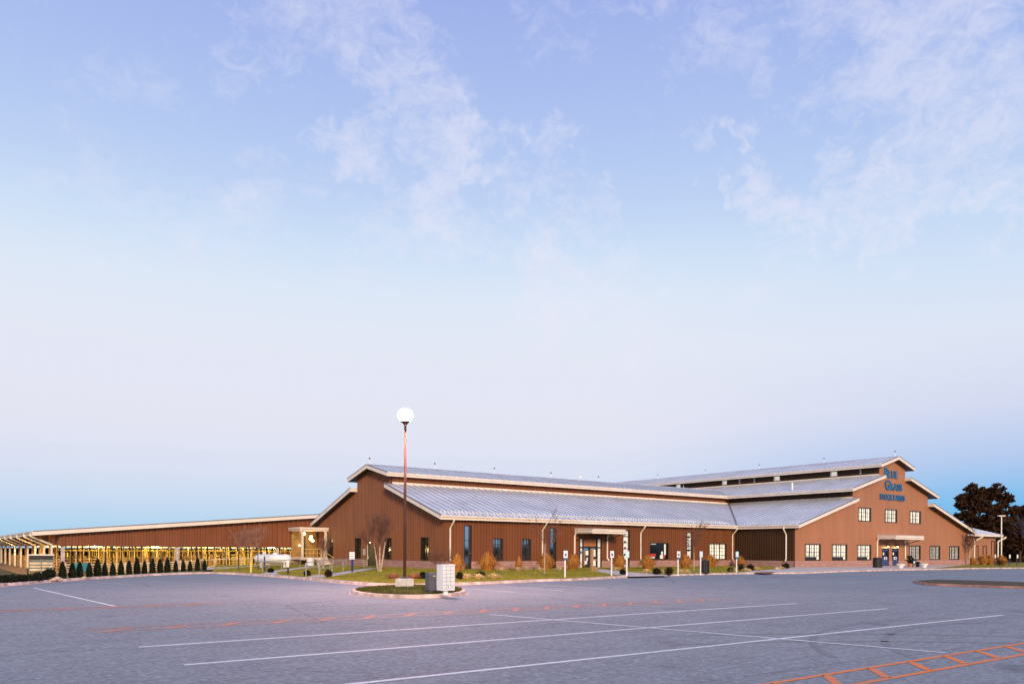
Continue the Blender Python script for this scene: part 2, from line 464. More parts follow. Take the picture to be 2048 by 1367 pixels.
def window(parent, axis, fixed, u0, u1, z0, z1, cols=1, rows=3, pane='glass', depth=.16, fr=.06, name='window', mat='frame'):
    def P(u, d, z): return (u, fixed+d, z) if axis == 'x' else (fixed+d, u, z)
    mb = MB()
    def bx(ua, ub, da, db, za, zb_):
        a = P(ua, da, za); b = P(ub, db, zb_)
        mb.box(min(a[0], b[0]), min(a[1], b[1]), za, max(a[0], b[0]), max(a[1], b[1]), zb_)
    t = .05
    bx(u0-t, u0+fr, -.05, depth+.06, z0-t, z1+t); bx(u1-fr, u1+t, -.05, depth+.06, z0-t, z1+t)
    bx(u0+fr, u1-fr, -.05, depth+.06, z0-t, z0+fr); bx(u0+fr, u1-fr, -.05, depth+.06, z1-fr, z1+t)
    cw = (u1-u0-2*fr)/cols
    mw = .07 if u1-u0 > 2.4 else .022
    for c in range(1, cols): bx(u0+fr+c*cw-mw, u0+fr+c*cw+mw, depth-.05, depth+.05, z0+fr, z1-fr)
    rh = (z1-z0-2*fr)/rows
    for r_ in range(1, rows): bx(u0+fr+.001, u1-fr-.001, depth-.02, depth+.03, z0+fr+r_*rh-.022, z0+fr+r_*rh+.022)
    if cols > 1 and mw > .05:
        for c in range(cols): bx(u0+fr+(c+.5)*cw-.018, u0+fr+(c+.5)*cw+.018, depth-.017, depth+.027, z0+fr+.001, z1-fr-.001)
    w = mb.build(name, mat, parent)
    p = MB(); p.poly([P(u0+.01, depth+.02, z0+.01), P(u1-.01, depth+.02, z0+.01), P(u1-.01, depth+.02, z1-.01), P(u0+.01, depth+.02, z1-.01)])
    p.build('pane', pane, w)
    return w, P

def downspout(parent, axis, wall, u, out, zg, zb=.85, side=0):
    """from the gutter (out metres before the wall) back to the wall and down"""
    def P(d, z): return (u, wall-d, z) if axis == 'x' else (wall-d, u, z)
    mb = MB(); w = .075
    pts = [P(out, zg), P(out, zg-.25), P(.12, zg-.95), P(.12, zb+.25), P(.30, zb)]
    mb.path(pts, .085, 8)
    return mb.build('downspout', 'cream_pipe', parent)

# =================================================================== main building
AX0 = 40.7; AY0 = 65.7; AY1 = 96.3; AYR = 81.0
BY0 = 56.8; BX0 = 85.1; BX1 = 130.9; BXR = 108.0
bld = thing('livestock_market_building', 'large brown metal building with tiered grey roofs, long front wing and lettered gable', 'building', (AX0, AY0, 0))

def wx(px, wall=AY0): return PY(px, 1100, wall).x
def wyA(px): return PX(px, 1100, AX0).y
# --- roofs
slab_roof(bld, 'x', 39.8, 97.8, 65.0, 5.36, 76.75, 9.18, gut=(39.8, 84.6), cap=False)
slab_roof(bld, 'x', 39.8, 97.8, 97.0, 5.36, 85.25, 9.18, gut=(39.8, 97.8))
slab_roof(bld, 'x', 39.8, 101.4, 76.0, 10.33, 81.0, 11.55, gut=(39.8, 96.6), cap=False)
slab_roof(bld, 'x', 39.8, 101.4, 86.0, 10.33, 81.0, 11.55, gut=(39.8, 96.6), cap=False)
slab_roof(bld, 'y', 55.9, 76.7, 84.55, 5.30, 97.9, 9.12, gut=(55.9, 65.0), cap=False)
slab_roof(bld, 'y', 55.9, 150, 131.45, 5.30, 118.1, 9.12, gut=(55.9, 150))
slab_roof(bld, 'y', 55.9, 150, 96.5, 10.30, 104.6, 12.52, gut=(55.9, 76.0), cap=False)
slab_roof(bld, 'y', 55.9, 150, 119.5, 10.30, 111.4, 12.52, gut=(55.9, 150))
slab_roof(bld, 'y', 55.9, 150, 103.55, 13.93, 108, 15.25, gut=(55.9, 150), cap=False)
slab_roof(bld, 'y', 55.9, 150, 112.45, 13.93, 108, 15.25, gut=(55.9, 150), cap=False)
rc = MB(); rc.prism([(39.7, 80.75, 11.53), (39.7, 81, 11.64), (39.7, 81.25, 11.53)], (61, 0, 0)); rc.build('ridge_cap', 'roof', bld)
rc = MB(); rc.prism([(107.75, 55.8, 15.22), (108, 55.8, 15.34), (108.25, 55.8, 15.22)], (0, 94, 0)); rc.build('ridge_cap', 'roof', bld)
# valley flashing
vf = MB(); vf.tube((84.7, 65.1, 5.42), (97.8, 76.7, 9.22), .10, .10, 4); vf.build('valley_flashing', 'roof_edge', bld)
# flashing where the lower roofs meet the clerestory walls
fl = MB(); fl.box(40.7, 76.60, 9.14, 97.9, 76.68, 9.36); fl.build('wall_flashing', 'cream', bld)
fl = MB(); fl.box(97.80, 56.8, 9.08, 97.88, 76.6, 9.30); fl.build('wall_flashing', 'cream', bld)
fl = MB(); fl.box(104.40, 56.8, 12.50, 104.48, 150, 12.70); fl.build('wall_flashing', 'cream', bld)

# --- front wing openings (photo pixels -> wall)
def opA(pa, pb, z0, z1): return (wx(pa), wx(pb), z0, z1)
WIN_A = [  # px0, px1, z0, z1, cols, rows, pane
    (928, 942, .10, 4.45, 1, 3, 'glass'), (985.5, 1004.5, .98, 3.18, 3, 4, 'glass'), (1043.5, 1060.5, .98, 3.18, 3, 4, 'glass'),
    (1099.5, 1111.5, .10, 4.42, 1, 5, 'glass'), (1245.5, 1258.5, .10, 4.42, 1, 6, 'poster'), (1299.5, 1336, 1.02, 2.98, 1, 1, 'darkglass'),
    (1373, 1384, .92, 4.42, 1, 2, 'poster'), (1418.5, 1452, 1.0, 2.98, 3, 4, 'lit')]
ops = [opA(a, b, z0, z1) for a, b, z0, z1, *_ in WIN_A]
ex0, ex1 = wx(1159), wx(1203)
door_op = (ex0, ex1, 0.0, 3.35)
BT = .90
allops = ops+[door_op]
ribwall('front_wall', 'x', AY0, AX0, BX0, BT, lambda u: 5.2, 'brown', bld, allops)
def plinth(axis, fixed, u0, u1, gaps, name='plinth'):
    mb = MB(); cur = u0
    for a, b in sorted(gaps)+[(u1, u1)]:
        if a > cur+.01:
            if axis == 'x': mb.box(cur, fixed-.075, -.3, a, fixed+.1, BT)
            else: mb.box(fixed-.075, cur, -.3, fixed+.1, a, BT)
        cur = b
    return mb.build(name, 'block', bld)
plinth('x', AY0, AX0-.07, BX0, [(o[0], o[1]) for o in allops if o[2] < .5])
sl = MB(); 
for w, o in zip(WIN_A, ops):
    window(bld, 'x', AY0, o[0], o[1], o[2], o[3], w[4], w[5], w[6])
# --- wing gable
def gz(y):
    d = abs(y-AYR)
    return 11.55-.244*d-.36 if d < 4.3 else 9.18+.30-(.325*(d-3.6))-.36+(-.0)
WIN_G = [(656.6, 667.5, .95, 3.25, 1, 3), (711, 723.5, .95, 3.35, 1, 3), (771, 783.5, .92, 3.3, 2, 4), (843, 858, .92, 3.28, 2, 4)]
gops = [(wyA(b), wyA(a), z0, z1) for a, b, z0, z1, *_ in WIN_G]
gd = (wyA(754), wyA(736), 0., 2.55)
ribwall('gable_wall', 'y', AX0, AY0, AY1, BT, gz, 'brown', bld, gops+[gd], kinks=(AYR-4.3, AYR+4.3))
plinth('y', AX0, AY0-.07, AY1, [(gd[0], gd[1])])
for w, o in zip(WIN_G, gops): window(bld, 'y', AX0, o[0], o[1], o[2], o[3], w[4], w[5], 'darkglass')
ct = MB(); ct.box(AX0-.06, AY0-.06, BT, AX0+.10, AY0+.10, 5.0); ct.build('corner_trim', 'brown', bld)
dr = MB(); dr.box(AX0-.03, gd[0], 0, AX0+.05, gd[1], 2.55); 
d_o = dr.build('door', 'frame', bld)
kn = MB(); kn.box(AX0-.10, gd[1]-.25, .95, AX0-.03, gd[1]-.12, 1.25); kn.build('handle', 'galv', d_o)
jm = MB(); jm.box(AX0-.09, gd[1], 0, AX0+.02, gd[1]+.09, 2.62); jm.build('door_frame', 'cream', d_o)
# --- wing clerestory
ribwall('clerestory_wall', 'x', 76.7, AX0, 97.9, 8.8, lambda u: 10.2, 'brown', bld, kinks=())
ribwall('clerestory_wall', 'y', 97.9, BY0, 77, 8.7, lambda u: 10.2, 'shadebrown', bld)
CW = []
for px in (1668, 1554, 1449.5, 1357):
    yy = PX(px, 950, 104.5).y; CW.append((yy-.5, yy+.5, 12.85, 13.5))
ribwall('clerestory_wall', 'y', 104.5, BY0, 150, 12.2, lambda u: 13.85, 'shadebrown', bld, CW)
for o in CW: window(bld, 'y', 104.5, o[0], o[1], o[2], o[3], 1, 2, 'lit', mat='white')
for yy in (59.3, 76.8, 79.6):
    for zz in (12.9, 13.25):
        v = MB(); v.box(104.3, yy, zz, 104.42, yy+.2, zz+.15); v.build('louvre_clip', 'white', bld)
# --- side wall of the big gable block
ribwall('side_wall', 'y', BX0, BY0, AY0, BT, lambda u: 5.0, 'shadebrown', bld)
plinth('y', BX0, BY0-.0, AY0, [])
# --- gable facade
def fz(x):
    d = abs(x-BXR)
    if d < 3.5: return 15.25-.2966*d-.36
    if d < 10.1: return 12.52-.274*(d-3.4)-.36
    return 9.12-.2846*(d-10.1)-.36
def wb(px): return wx(px, BY0)
WIN_B = [(1610.5, 1640.5), (1664.5, 1693.5), (1714.5, 1741.5), (1818, 1840.5), (1859, 1879.5), (1898.5, 1918)]
bops = [(wb(a), wb(b), .98, 2.95) for a, b in WIN_B]
WIN_BU = [(1716, 1741), (1769.5, 1793), (1819, 1840.5)]
buops = [(wb(a), wb(b), 6.15, 7.90) for a, b in WIN_BU]
bd = [(105.35, 107.15), (107.95, 109.75)]
dops = [(a, b, 0, 2.55) for a, b in bd]
ribwall('gable_facade', 'x', BY0, BX0, BX1, BT, fz, 'tan', bld, bops+buops+dops, pitch=.33, depth=.022,  # 'tan' is the wing's brown with the facade's brighter light painted in
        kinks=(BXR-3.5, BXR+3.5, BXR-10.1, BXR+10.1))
plinth('x', BY0, BX0-.075, BX1+.07, bd)
for i, o in enumerate(bops): window(bld, 'x', BY0, o[0], o[1], o[2], o[3], 3, 4, 'lit' if i < 3 else 'litdim')
for i, o in enumerate(buops): window(bld, 'x', BY0, o[0], o[1], o[2], o[3], 3, 3, 'lit')
# things on the window sills: low dark heaters seen through the first three
for o in bops[:3]:
    s_ = MB(); s_.box(o[0]+.15, BY0+.09, .98+.06, o[1]-.7, BY0+.16, 1.38); s_.build('window_box', 'frame', bld)
# right side wall of block
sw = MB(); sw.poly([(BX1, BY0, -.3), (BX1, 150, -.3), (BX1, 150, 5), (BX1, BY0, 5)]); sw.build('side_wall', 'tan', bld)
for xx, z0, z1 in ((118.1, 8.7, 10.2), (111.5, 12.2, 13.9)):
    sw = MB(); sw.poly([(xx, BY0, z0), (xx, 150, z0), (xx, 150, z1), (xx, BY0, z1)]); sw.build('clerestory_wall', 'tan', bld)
for i, (a, b) in enumerate(bd):
    d = MB(); d.box(a+.06, BY0+.03, 0.02, b-.06, BY0+.09, 2.42); do = d.build('double_door', 'blue', bld)
    q = MB()
    for u in (a+.06, (a+b)/2-.03, b-.12): q.box(u, BY0-.0, 0.02, u+.06, BY0+.029, 2.42)
    q.box(a+.06, BY0+.0, 2.36, b-.06, BY0+.028, 2.42); q.build('door_frame', 'frame', do)
    for u0, u1 in ((a+.2, (a+b)/2-.12), ((a+b)/2+.12, b-.2)):
        w_ = MB(); w_.box(u0, BY0+.01, 1.35, u1, BY0+.028, 2.2); w_.build('pane', 'darkglass', do)
    for u0, u1, z0, z1 in (((a+b)/2-.35, (a+b)/2-.08, 1.0, 1.38), ((a+b)/2+.1, (a+b)/2+.36, 1.0, 1.38), (a+.22, a+.55, 1.62, 1.98)):
        nt_ = MB(); nt_.box(u0, BY0-.012, z0, u1, BY0+.009, z1); nt_.build('notice', 'white', do)
    for u in (-.08, .08):
        h_ = MB(); h_.box((a+b)/2+u-.02, BY0-.05, .9, (a+b)/2+u+.02, BY0-.02, 1.2); h_.build('handle', 'galv', do)
    tr = MB(); tr.box(a-.12, BY0-.05, 2.56, b+.12, BY0-.02, 2.68); tr.build('door_head', 'cream', do)
    # gooseneck barn light over the door
    cx = (a+b)/2
    L = MB(); L.lathe((cx, BY0-.38, 2.86), [(.30, 0), (.26, .08), (.10, .22), (.05, .25)], 14); lo = L.build('barn_light', 'frame', bld)
    L = MB(); L.path([(cx, BY0-.38, 3.1), (cx, BY0-.34, 3.28), (cx, BY0-.02, 3.28)], .025, 6); L.build('gooseneck', 'frame', lo)
    L = MB(); L.ball((cx, BY0-.38, 2.86), .12, .12, .10, 10, 6); L.build('bulb', 'warm_bulb', lo)
def canopy(x0, x1, wall, dep, zt, zb_, name='entrance_canopy', right_spout=True):
    mb = MB()
    mb.prism([(x0, wall-.05, zt+.10), (x0, wall-dep, zt-.03), (x0, wall-dep, zb_), (x0, wall-.05, zb_)], (x1-x0, 0, 0))
    c = mb.build(name, 'cream', bld)
    t = MB(); t.prism([(x0-.06, wall-.05, zt+.15), (x0-.06, wall-dep-.06, zt+.02), (x0-.06, wall-dep-.06, zt-.03), (x0-.06, wall-.05, zt+.10)], (x1-x0+.12, 0, 0)); t.build('canopy_roof', 'roof', c)
    gm = MB(); gm.box(x0-.13, wall-dep, zb_+.12, x0-.001, wall-.2, zb_+.30); gm.box(x1+.001, wall-dep, zb_+.12, x1+.13, wall-.2, zb_+.30); gm.build('gutter', 'cream', c)
    gm = MB(); gm.box(x0-.012, wall-dep+.02, zb_+.34, x0-.002, wall-.2, zb_+.37); gm.box(x0+.02, wall-dep-.012, zb_+.20, x1-.02, wall-dep-.002, zb_+.23); gm.build('seam', 'soffit', c)
    s = MB(); s.box(x0+.1, wall-dep+.1, zb_-.02, x1-.1, wall-.08, zb_-.003); s.build('soffit', 'soffit', c)
    for u in (x0, x1):
        d = MB(); d.path([(u-.05, wall-.35, zb_+.15), (u-.05, wall-.14, zb_-.25), (u-.05, wall-.14, 1.15), (u+.1, wall-.3, .92)], .10, 8); d.build('downspout', 'cream_pipe', c)
    for u in (x0+.25, x1-.25):
        d = MB(); d.tube((u, wall-.07, zb_-.7), (u, wall-dep+.35, zb_-.02), .05, .05, 6); d.build('brace', 'frame', c)
    return c
canopy(57.3, 62.2, AY0, 3.0, 4.36, 3.86)
canopy(103.9, 111.4, BY0, 2.7, 4.28, 3.74)
# front wing entrance: storefront with doors
fr = MB(); W = ex1-ex0
fr.box(ex0-.05, AY0-.02, 0, ex0+.1, AY0+.2, 3.4); fr.box(ex1-.1, AY0-.02, 0, ex1+.05, AY0+.2, 3.4); fr.box(ex0+.1, AY0-.02, 3.3, ex1-.1, AY0+.2, 3.4)
for u in (ex0+W*.16, ex0+W*.80): fr.box(u-.06, AY0-.02, 0, u+.06, AY0+.2, 3.3)
fr.box(ex0+.1, AY0-.015, 2.30, ex1-.1, AY0+.19, 2.44)
fr.box(ex0+W*.48-.08, AY0-.012, 0, ex0+W*.48+.08, AY0+.19, 2.30)
fr.box(ex0+W*.16, AY0-.012, 0, ex0+W*.80, AY0+.19, .14)
st = fr.build('storefront', 'frame', bld)
pn = MB(); pn.box(ex0+.1, AY0+.1, .15, ex0+W*.16-.06, AY0+.12, 3.3); pn.build('pane', 'poster', st)
pn = MB(); pn.box(ex0+W*.80+.06, AY0+.1, .15, ex1-.1, AY0+.12, 3.3); pn.build('pane', 'poster', st)
pn = MB(); pn.box(ex0+W*.16+.1, AY0+.1, 2.5, ex0+W*.80-.1, AY0+.12, 3.26); pn.build('transom', 'terracotta', st)
pn = MB(); pn.box(ex0+W*.16+.06, AY0+.13, .14, ex0+W*.80-.06, AY0+.15, 2.3); pn.build('door_pane', 'glass', st)
for u, v, w_, h_ in ((.30, 1.5, .12, .5), (.26, .5, .10, .4), (.34, .9, .06, .35), (.60, .3, .16, .7), (.66, 1.35, .09, .8)):
    pn = MB(); pn.box(ex0+W*u, AY0+.09, v, ex0+W*(u+w_), AY0+.098, v+h_); pn.build('door_poster', 'poster', st)
for u, z0 in ((.20, .3), (.52, 1.3)):
    pn = MB(); pn.box(ex0+W*u, AY0+.085, z0, ex0+W*(u+.06), AY0+.096, 2.1); pn.build('door_poster', 'terracotta', st)
pn = MB(); pn.box(ex0-.02, AY0-.06, 1.7, ex0+.3, AY0-.03, 1.95); pn.build('notice', 'signblue', st)
pn = MB(); pn.box(ex0+W*.46, AY0-.09, 1.0, ex0+W*.78, AY0-.03, 1.08); pn.build('push_bar', 'oldwood', st)
# printed marks in the two tall poster panels and the wide dark window
mk_ = MB(); a, b = ops[4][0], ops[4][1]
for i, zc in enumerate((.9, 1.6, 2.35, 3.05, 3.95)):
    c = (a+b)/2; mk_.box(c-.16, AY0+.155, zc-.1, c+.16, AY0+.165, zc+.1); mk_.box(c-.30, AY0+.155, zc-.16, c-.02, AY0+.163, zc-.1)
mk_.box(a+.1, AY0+.155, 3.62, b-.1, AY0+.162, 3.74); mk_.build('poster_print', 'black', bld)
mk_ = MB(); a, b = ops[6][0], ops[6][1]; c = (a+b)/2
mk_.lathe((c, AY0+.15, 3.85), [(.02, -.16), (.22, -.14), (.25, 0), (.20, .03), (.02, .04)], 10)
mk_.lathe((c, AY0+.15, 2.15), [(.02, -.16), (.20, -.1), (.25, .08), (.02, .1)], 10)
for i in range(9):
    mk_.box(c-.10-.10*(i % 3 == 1), AY0+.155, 2.5+i*.13, c+.12+.1*(i % 2), AY0+.163, 2.56+i*.13)
mk_.box(c-.05, AY0+.155, 1.1, c+.22, AY0+.163, 1.45); mk_.build('poster_print', 'black', bld)
o = ops[5]; mk_ = MB()
mk_.box(o[0]+.2, AY0+.12, 1.35, o[0]+1.2, AY0+.135, 1.7); mk_.box(o[1]-.75, AY0+.12, 1.15, o[1]-.35, AY0+.135, 1.5); mk_.build('window_decal', 'red_print', bld)
mk_ = MB()
mk_.box(o[0]+.2, AY0+.12, 1.15, o[0]+1.0, AY0+.134, 1.32); mk_.box(o[0]+1.9, AY0+.12, 1.1, o[0]+2.5, AY0+.134, 1.55); mk_.box(o[0]+2.1, AY0+.12, 1.6, o[0]+2.4, AY0+.134, 1.95)
mk_.box(o[0]+.3, AY0+.12, 2.8, o[0]+1.2, AY0+.134, 2.9); mk_.box(o[1]-.55, AY0+.12, 1.55, o[1]-.25, AY0+.134, 2.85); mk_.build('window_decal', 'poster', bld)
# downspouts of the wing and the block
for px in (899, 1083.5, 1280): downspout(bld, 'x', AY0, wx(px), .82, 5.1)
downspout(bld, 'x', AY0, wx(1463.5), .82, 5.1); downspout(bld, 'y', BX0, BY0+1.15, .68, 5.05)
# snow guards: a row of small cleats above each lower eave
sg_ = MB()
for k in range(int(44/.42)):
    x = 40.05+k*.42
    for dy, dz in ((.42, .0), (.95, .0)):
        z = 5.36+.3251*dy+.03; xx = x+(.21 if dy > .5 else 0)
        sg_.box(xx-.09, 65.0+dy-.05, z, xx+.09, 65.0+dy+.05, z+.17)
sg_.build('snow_guard_row', 'roof', bld)['kind'] = 'stuff'
sg_ = MB()
for k in range(int(9/.42)):
    y = 56.1+k*.42
    for dx in (.42, .95):
        z = 5.30+.286*dx+.03; sg_.box(84.55+dx-.03, y-.07, z, 84.55+dx+.03, y+.07, z+.13)
sg_.build('snow_guard_row', 'roof', bld)['kind'] = 'stuff'
# lightning rods on the ridges
def rod(p):
    mb = MB(); mb.tube(p, (p[0], p[1], p[2]+.62), .04, .035, 5); r_ = mb.build('lightning_rod', 'white', bld)
    mb = MB(); mb.ball((p[0], p[1], p[2]+.66), .10, .10, .10, 8, 6); mb.build('rod_ball', 'black', r_)
for px in (739, 869.5, 988.5, 1102, 1197): rod((PY(px, 950, 81.0).x, 81.0, 11.6))
for px in (1790, 1648, 1518.5, 1411, 1315.5): rod((108.0, PX(px, 930, 108.0).y, 15.3))
an = MB(); p = PY(1160, 950, 81.0); an.tube((p.x, 81, 11.6), (p.x, 81, 12.0), .04, .04, 6); an.ball((p.x+.1, 81, 12.05), .28, .1, .16, 10, 6); an.build('antenna', 'white', bld)
p = PX(1367, 970, 101.5); an = MB(); an.tube((101.5, p.y, 11.6), (101.5, p.y, 13.0), .05, .04, 6); an.box(101.4, p.y-.5, 11.9, 101.5, p.y-.4, 12.3); an.build('antenna', 'galv', bld)
p = PX(1584.5, 973, 98.0); an = MB(); an.tube((98.0, p.y, 10.65), (98.0, p.y, 11.75), .13, .13, 8); an.tube((98.0, p.y, 11.15), (98.0, p.y-.9, 11.2), .06, .06, 6); an.build('vent_pipe', 'white', bld)
# wall light over the gable door and wall sign beside it
L = MB(); yc = (gd[0]+gd[1])/2; L.lathe((AX0-.32, yc, 2.86), [(.24, 0), (.2, .08), (.06, .2)], 12); lo = L.build('barn_light', 'frame', bld)
L = MB(); L.path([(AX0-.32, yc, 3.05), (AX0-.3, yc, 3.2), (AX0-.02, yc, 3.2)], .025, 6); L.build('gooseneck', 'frame', lo)
L = MB(); L.ball((AX0-.32, yc, 2.86), .09, .09, .09, 10, 6); L.build('bulb', 'warm_bulb', lo)

# --- raised lettering
def lettering(txt, x0, x1, zbase, ztop, wall, mat, parent=None, ext=.09, first=1.0, bold=.014):
    """small-capital word: first letter 'first' times taller; letters stand off the wall"""
    o = None; widths = []
    objs = []
    for i, ch in enumerate(txt):
        cu = bpy.data.curves.new('letter', 'FONT'); cu.body = ch; cu.extrude = .06; cu.offset = bold
        ob = bpy.data.objects.new('letter', cu); COL.objects.link(ob)
        objs.append(ob)
    bpy.context.view_layer.update()
    dg = bpy.context.evaluated_depsgraph_get()
    meshes = [bpy.data.meshes.new_from_object(ob.evaluated_get(dg)) for ob in objs]
    for ob in objs: bpy.data.objects.remove(ob)
    info = []
    for i, me in enumerate(meshes):
        X = [v.co.x for v in me.vertices]; Y = [v.co.y for v in me.vertices]
        w = (max(X)-min(X))*(first if i == 0 else 1)+.06
        info.append((me, min(X), max(X)-min(X), min(Y), max(Y)-min(Y), w))
    tot = sum(q[5] for q in info); sx = (x1-x0)/tot; cur = x0
    out = []
    for i, (me, mx, wx_, my, hh, w) in enumerate(info):
        H = (ztop-zbase)*(first if i == 0 else 1)
        fx = sx*(first if i == 0 else 1)
        mb = MB()
        for v in me.vertices:
            mb.v.append((cur+(v.co.x-mx)*fx, wall-.10-v.co.z*1.4, zbase+(v.co.y-my)/hh*H))
        mb.f = [list(p_.vertices) for p_ in me.polygons]
        out.append(mb.build('letter', mat, parent)); cur += w*sx
    return out
sign = thing('lettered_sign', 'raised blue lettering reading Blue Grass Stockyards high on the gable', 'sign', (107.9, BY0, 9.2))
lettering('BLUE', 105.75, 109.25, 12.30, 13.27, BY0, 'signblue', sign, first=1.36)
lettering('GRASS', 105.95, 110.5, 10.60, 11.57, BY0, 'signblue', sign, first=1.40)
lettering('STOCKYARDS', 104.6, 111.25, 9.20, 9.98, BY0, 'signblue', sign, bold=.008)

# --- porch on the back corner of the gable
po = MB(); px0, px1, py0, py1 = 37.2, 40.55, 93.6, 96.9
po.box(px0-.2, py0-.35, .70, px1, py1, 1.0); porch = po.build('porch', 'concrete', bld)
q = MB(); q.box(px0-.35, py0-.5, 4.28, px1, py1, 4.40); q.box(px0-.45, py0-.6, 4.50, px1, py1, 4.72); q.box(px0-.3, py0-.45, 4.40, px1, py1, 4.50); q.build('porch_roof', 'cream', porch)
for xx, yy in ((px0+.1, py0-.15), (px1-.25, py0-.15)):
    q = MB(); q.box(xx-.12, yy-.12, 1.0, xx+.12, yy+.12, 4.3); q.build('porch_post', 'cream', porch)
    q = MB(); q.path([(xx-.35, yy-.3, 4.4), (xx-.3, yy-.3, 4.2), (xx-.05, yy-.22, 3.7), (xx-.05, yy-.22, 1.1)], .07, 6); q.build('downspout', 'cream_pipe', porch)
q = MB(); q.box(px0, py1-.1, 1.0, px1, py1, 4.3); q.build('porch_wall', 'amber_wall', porch)
q = MB(); q.box(px0+1.55, py1-.16, 1.0, px0+1.8, py1-.101, 4.2); q.box(px0+1.3, py1-.15, 1.0, px0+1.42, py1-.102, 4.1); q.box(px0+.2, py1-.15, 3.3, px0+1.3, py1-.103, 3.36); q.build('porch_door_frame', 'frame', porch)
for dx, dy, zz, r_ in ((.75, 1.2, 3.95, .22), (2.35, 2.6, 3.65, .14), (1.9, 1.6, 3.35, .18), (2.3, 2.0, 3.1, .16), (.95, 2.9, 2.5, .1)):
    q = MB(); q.ball((px0+dx, py0+dy, zz), r_*1.3, r_*1.3, r_, 12, 8); q.build('globe_lamp', 'warm_bulb', porch)
q = MB()
q.path([(px0, py0-.3, 1.0), (px0, py0-.3, 2.05), (px1-.9, py0-.3, 2.05), (px1-.9, py0-.3, 1.0)], .035)
q.path([(px0, py0-.3, 1.55), (px1-.9, py0-.3, 1.55)], .03)
for k in range(5): q.tube((px0+.5+k*.5, py0-.3, 1.0), (px0+.5+k*.5, py0-.3, 2.05), .025, .025, 5)
q.path([(px1-.9, py0-.3, 2.05), (px1-.1, py0-2.2, 1.0), (px1-.1, py0-2.2, 0)], .035)
q.build('porch_railing', 'yellowpipe', porch)
q = MB()
for k in range(5): q.box(px1-1.5, py0-.35-.36*(k+1), 0, px1-.2, py0-.35-.36*k, .85-.17*k)
q.build('porch_step', 'concrete', porch)

# =================================================================== cattle shed
shed = thing('cattle_shed', 'long low open cattle shed with brown gable panel, lit pens and slanting downspouts', 'shed', (11.5, 97, 0))
SY = 97.1; SX = 11.6
slab_roof(shed, 'y', 96.2, 190, 9.1, 3.74, 46.0, 6.96, gut=(96.2, 190), pitch=.6, cap=False)
slab_roof(shed, 'y', 96.2, 190, 84.0, 3.74, 46.0, 6.96, pitch=.8, cap=False)
def sz(x): return 3.74+(min(x, 92-x)-9.1)*.0873-.3
ribwall('gable_panel', 'x', SY, SX, 82, 2.28, sz, 'redbrown', shed, pitch=.62, depth=.13)
ribwall('side_panel', 'y', SX, SY, 190, 2.28, lambda u: 3.66, 'redbrown', shed, pitch=.55, depth=.05)
tb = MB(); tb.box(SX, SY-.07, 2.20, 82, SY+.02, 2.28); tb.build('panel_trim', 'soffit', shed)
tb = MB(); tb.box(9.3, SY-.06, 3.42, SX-.1, SY, 3.5); tb.build('soffit_trim', 'cream', shed)
bw = MB(); bw.poly([(SX, 189.9, -1), (82, 189.9, -1), (82, 189.9, 2.0), (SX, 189.9, 2.0)]); bw.build('back_wall', 'shadebrown', shed)
for xx in (11.95, 23.6, 35.5, 47.4, 59.3):
    c = MB(); c.box(xx-.17, SY-.03, -1, xx+.17, SY+.27, 2.25); c.build('column', 'column', shed)
for yy in (104.2, 113, 122, 131, 140, 149, 158, 167, 176):
    c = MB(); c.box(11.4, yy-.17, -1, 11.75, yy+.17, 3.6); c.build('column', 'oldwood', shed)
for yy in (97.5, 104.2, 113, 122, 131, 140, 149, 158, 167, 176):
    c = MB(); zz = -.72
    c.path([(9.0, yy, 3.6), (9.0, yy, 3.25), (10.95, yy, 2.35), (10.95, yy, zz)], .11, 6); c.build('downspout', 'cream_pipe', shed)
    for xx in (23.6, 35.5, 47.4):
        if yy > 98:
            c = MB(); c.box(xx-.12, yy-.12, -1, xx+.12, yy+.12, 4); c.build('column', 'oldwood', shed)
for k, yy in enumerate((101, 109, 118, 127, 136, 145, 154)):        # lit tubes under cross beams
    b_ = MB(); b_.box(12, yy-.1, 2.36, 70, yy+.1, 2.75); bo = b_.build('cross_beam', 'paleboard', shed)
    if k < 5:
        for xx in (15, 21.5, 27, 32, 37, 43):
            t = MB(); t.box(xx-1.6, yy-.35, 2.12+.02*k, xx+1.6, yy-.2, 2.34); t.build('tube_light', 'strip', shed)
dm = MB()
for i in range(25):
    for j in range(25):
        x = 8+i*3; y = 92+j*4
        dm.poly([(a_, b_, hgt(a_, b_)-.015) for a_, b_ in ((x, y), (x+3, y), (x+3, y+4), (x, y+4))])
struct(dm.build('pen_floor', 'dirt'), 'brown dirt floor of the cattle pens under the shed', 'ground')

# pens
def fence_mesh(n, bay, hts, post_h, mat_post='oldwood', tall=()):
    pass
def pen_fence(x0, y0, x1, y1, rails, ph, label, group, rmat, pmat, n=3, parts=True, rh=.10):
    z0 = hgt(x0, y0); z1 = hgt(x1, y1)
    f = thing('pen_fence', label, 'fence', (x0, y0, z0), group) if parts else None
    d = Vector((x1-x0, y1-y0, z1-z0)); t = Vector((d.x, d.y, 0)).normalized(); nn = Vector((-t.y, t.x, 0))*.03
    one = MB()
    for h in rails:
        mb = MB() if parts else one
        a = Vector((x0, y0, z0+h)); b = a+d
        mb.prism([a-nn, a+nn, a+nn+Vector((0, 0, rh)), a-nn+Vector((0, 0, rh))], d)
        if parts: mb.build('rail', rmat, f)
    for i in range(n+1):
        mb = MB() if parts else one
        p_ = Vector((x0, y0, z0))+d*(i/n)+nn*2.2
        h = ph if not callable(ph) else ph(i)
        mb.box(p_.x-.06, p_.y-.06, p_.z-.2, p_.x+.06, p_.y+.06, p_.z+h)
        if parts: mb.build('post', pmat, f)
    if not parts:
        f = one.build('pen_fence', rmat); tag(f, label, 'fence', group)
    return f
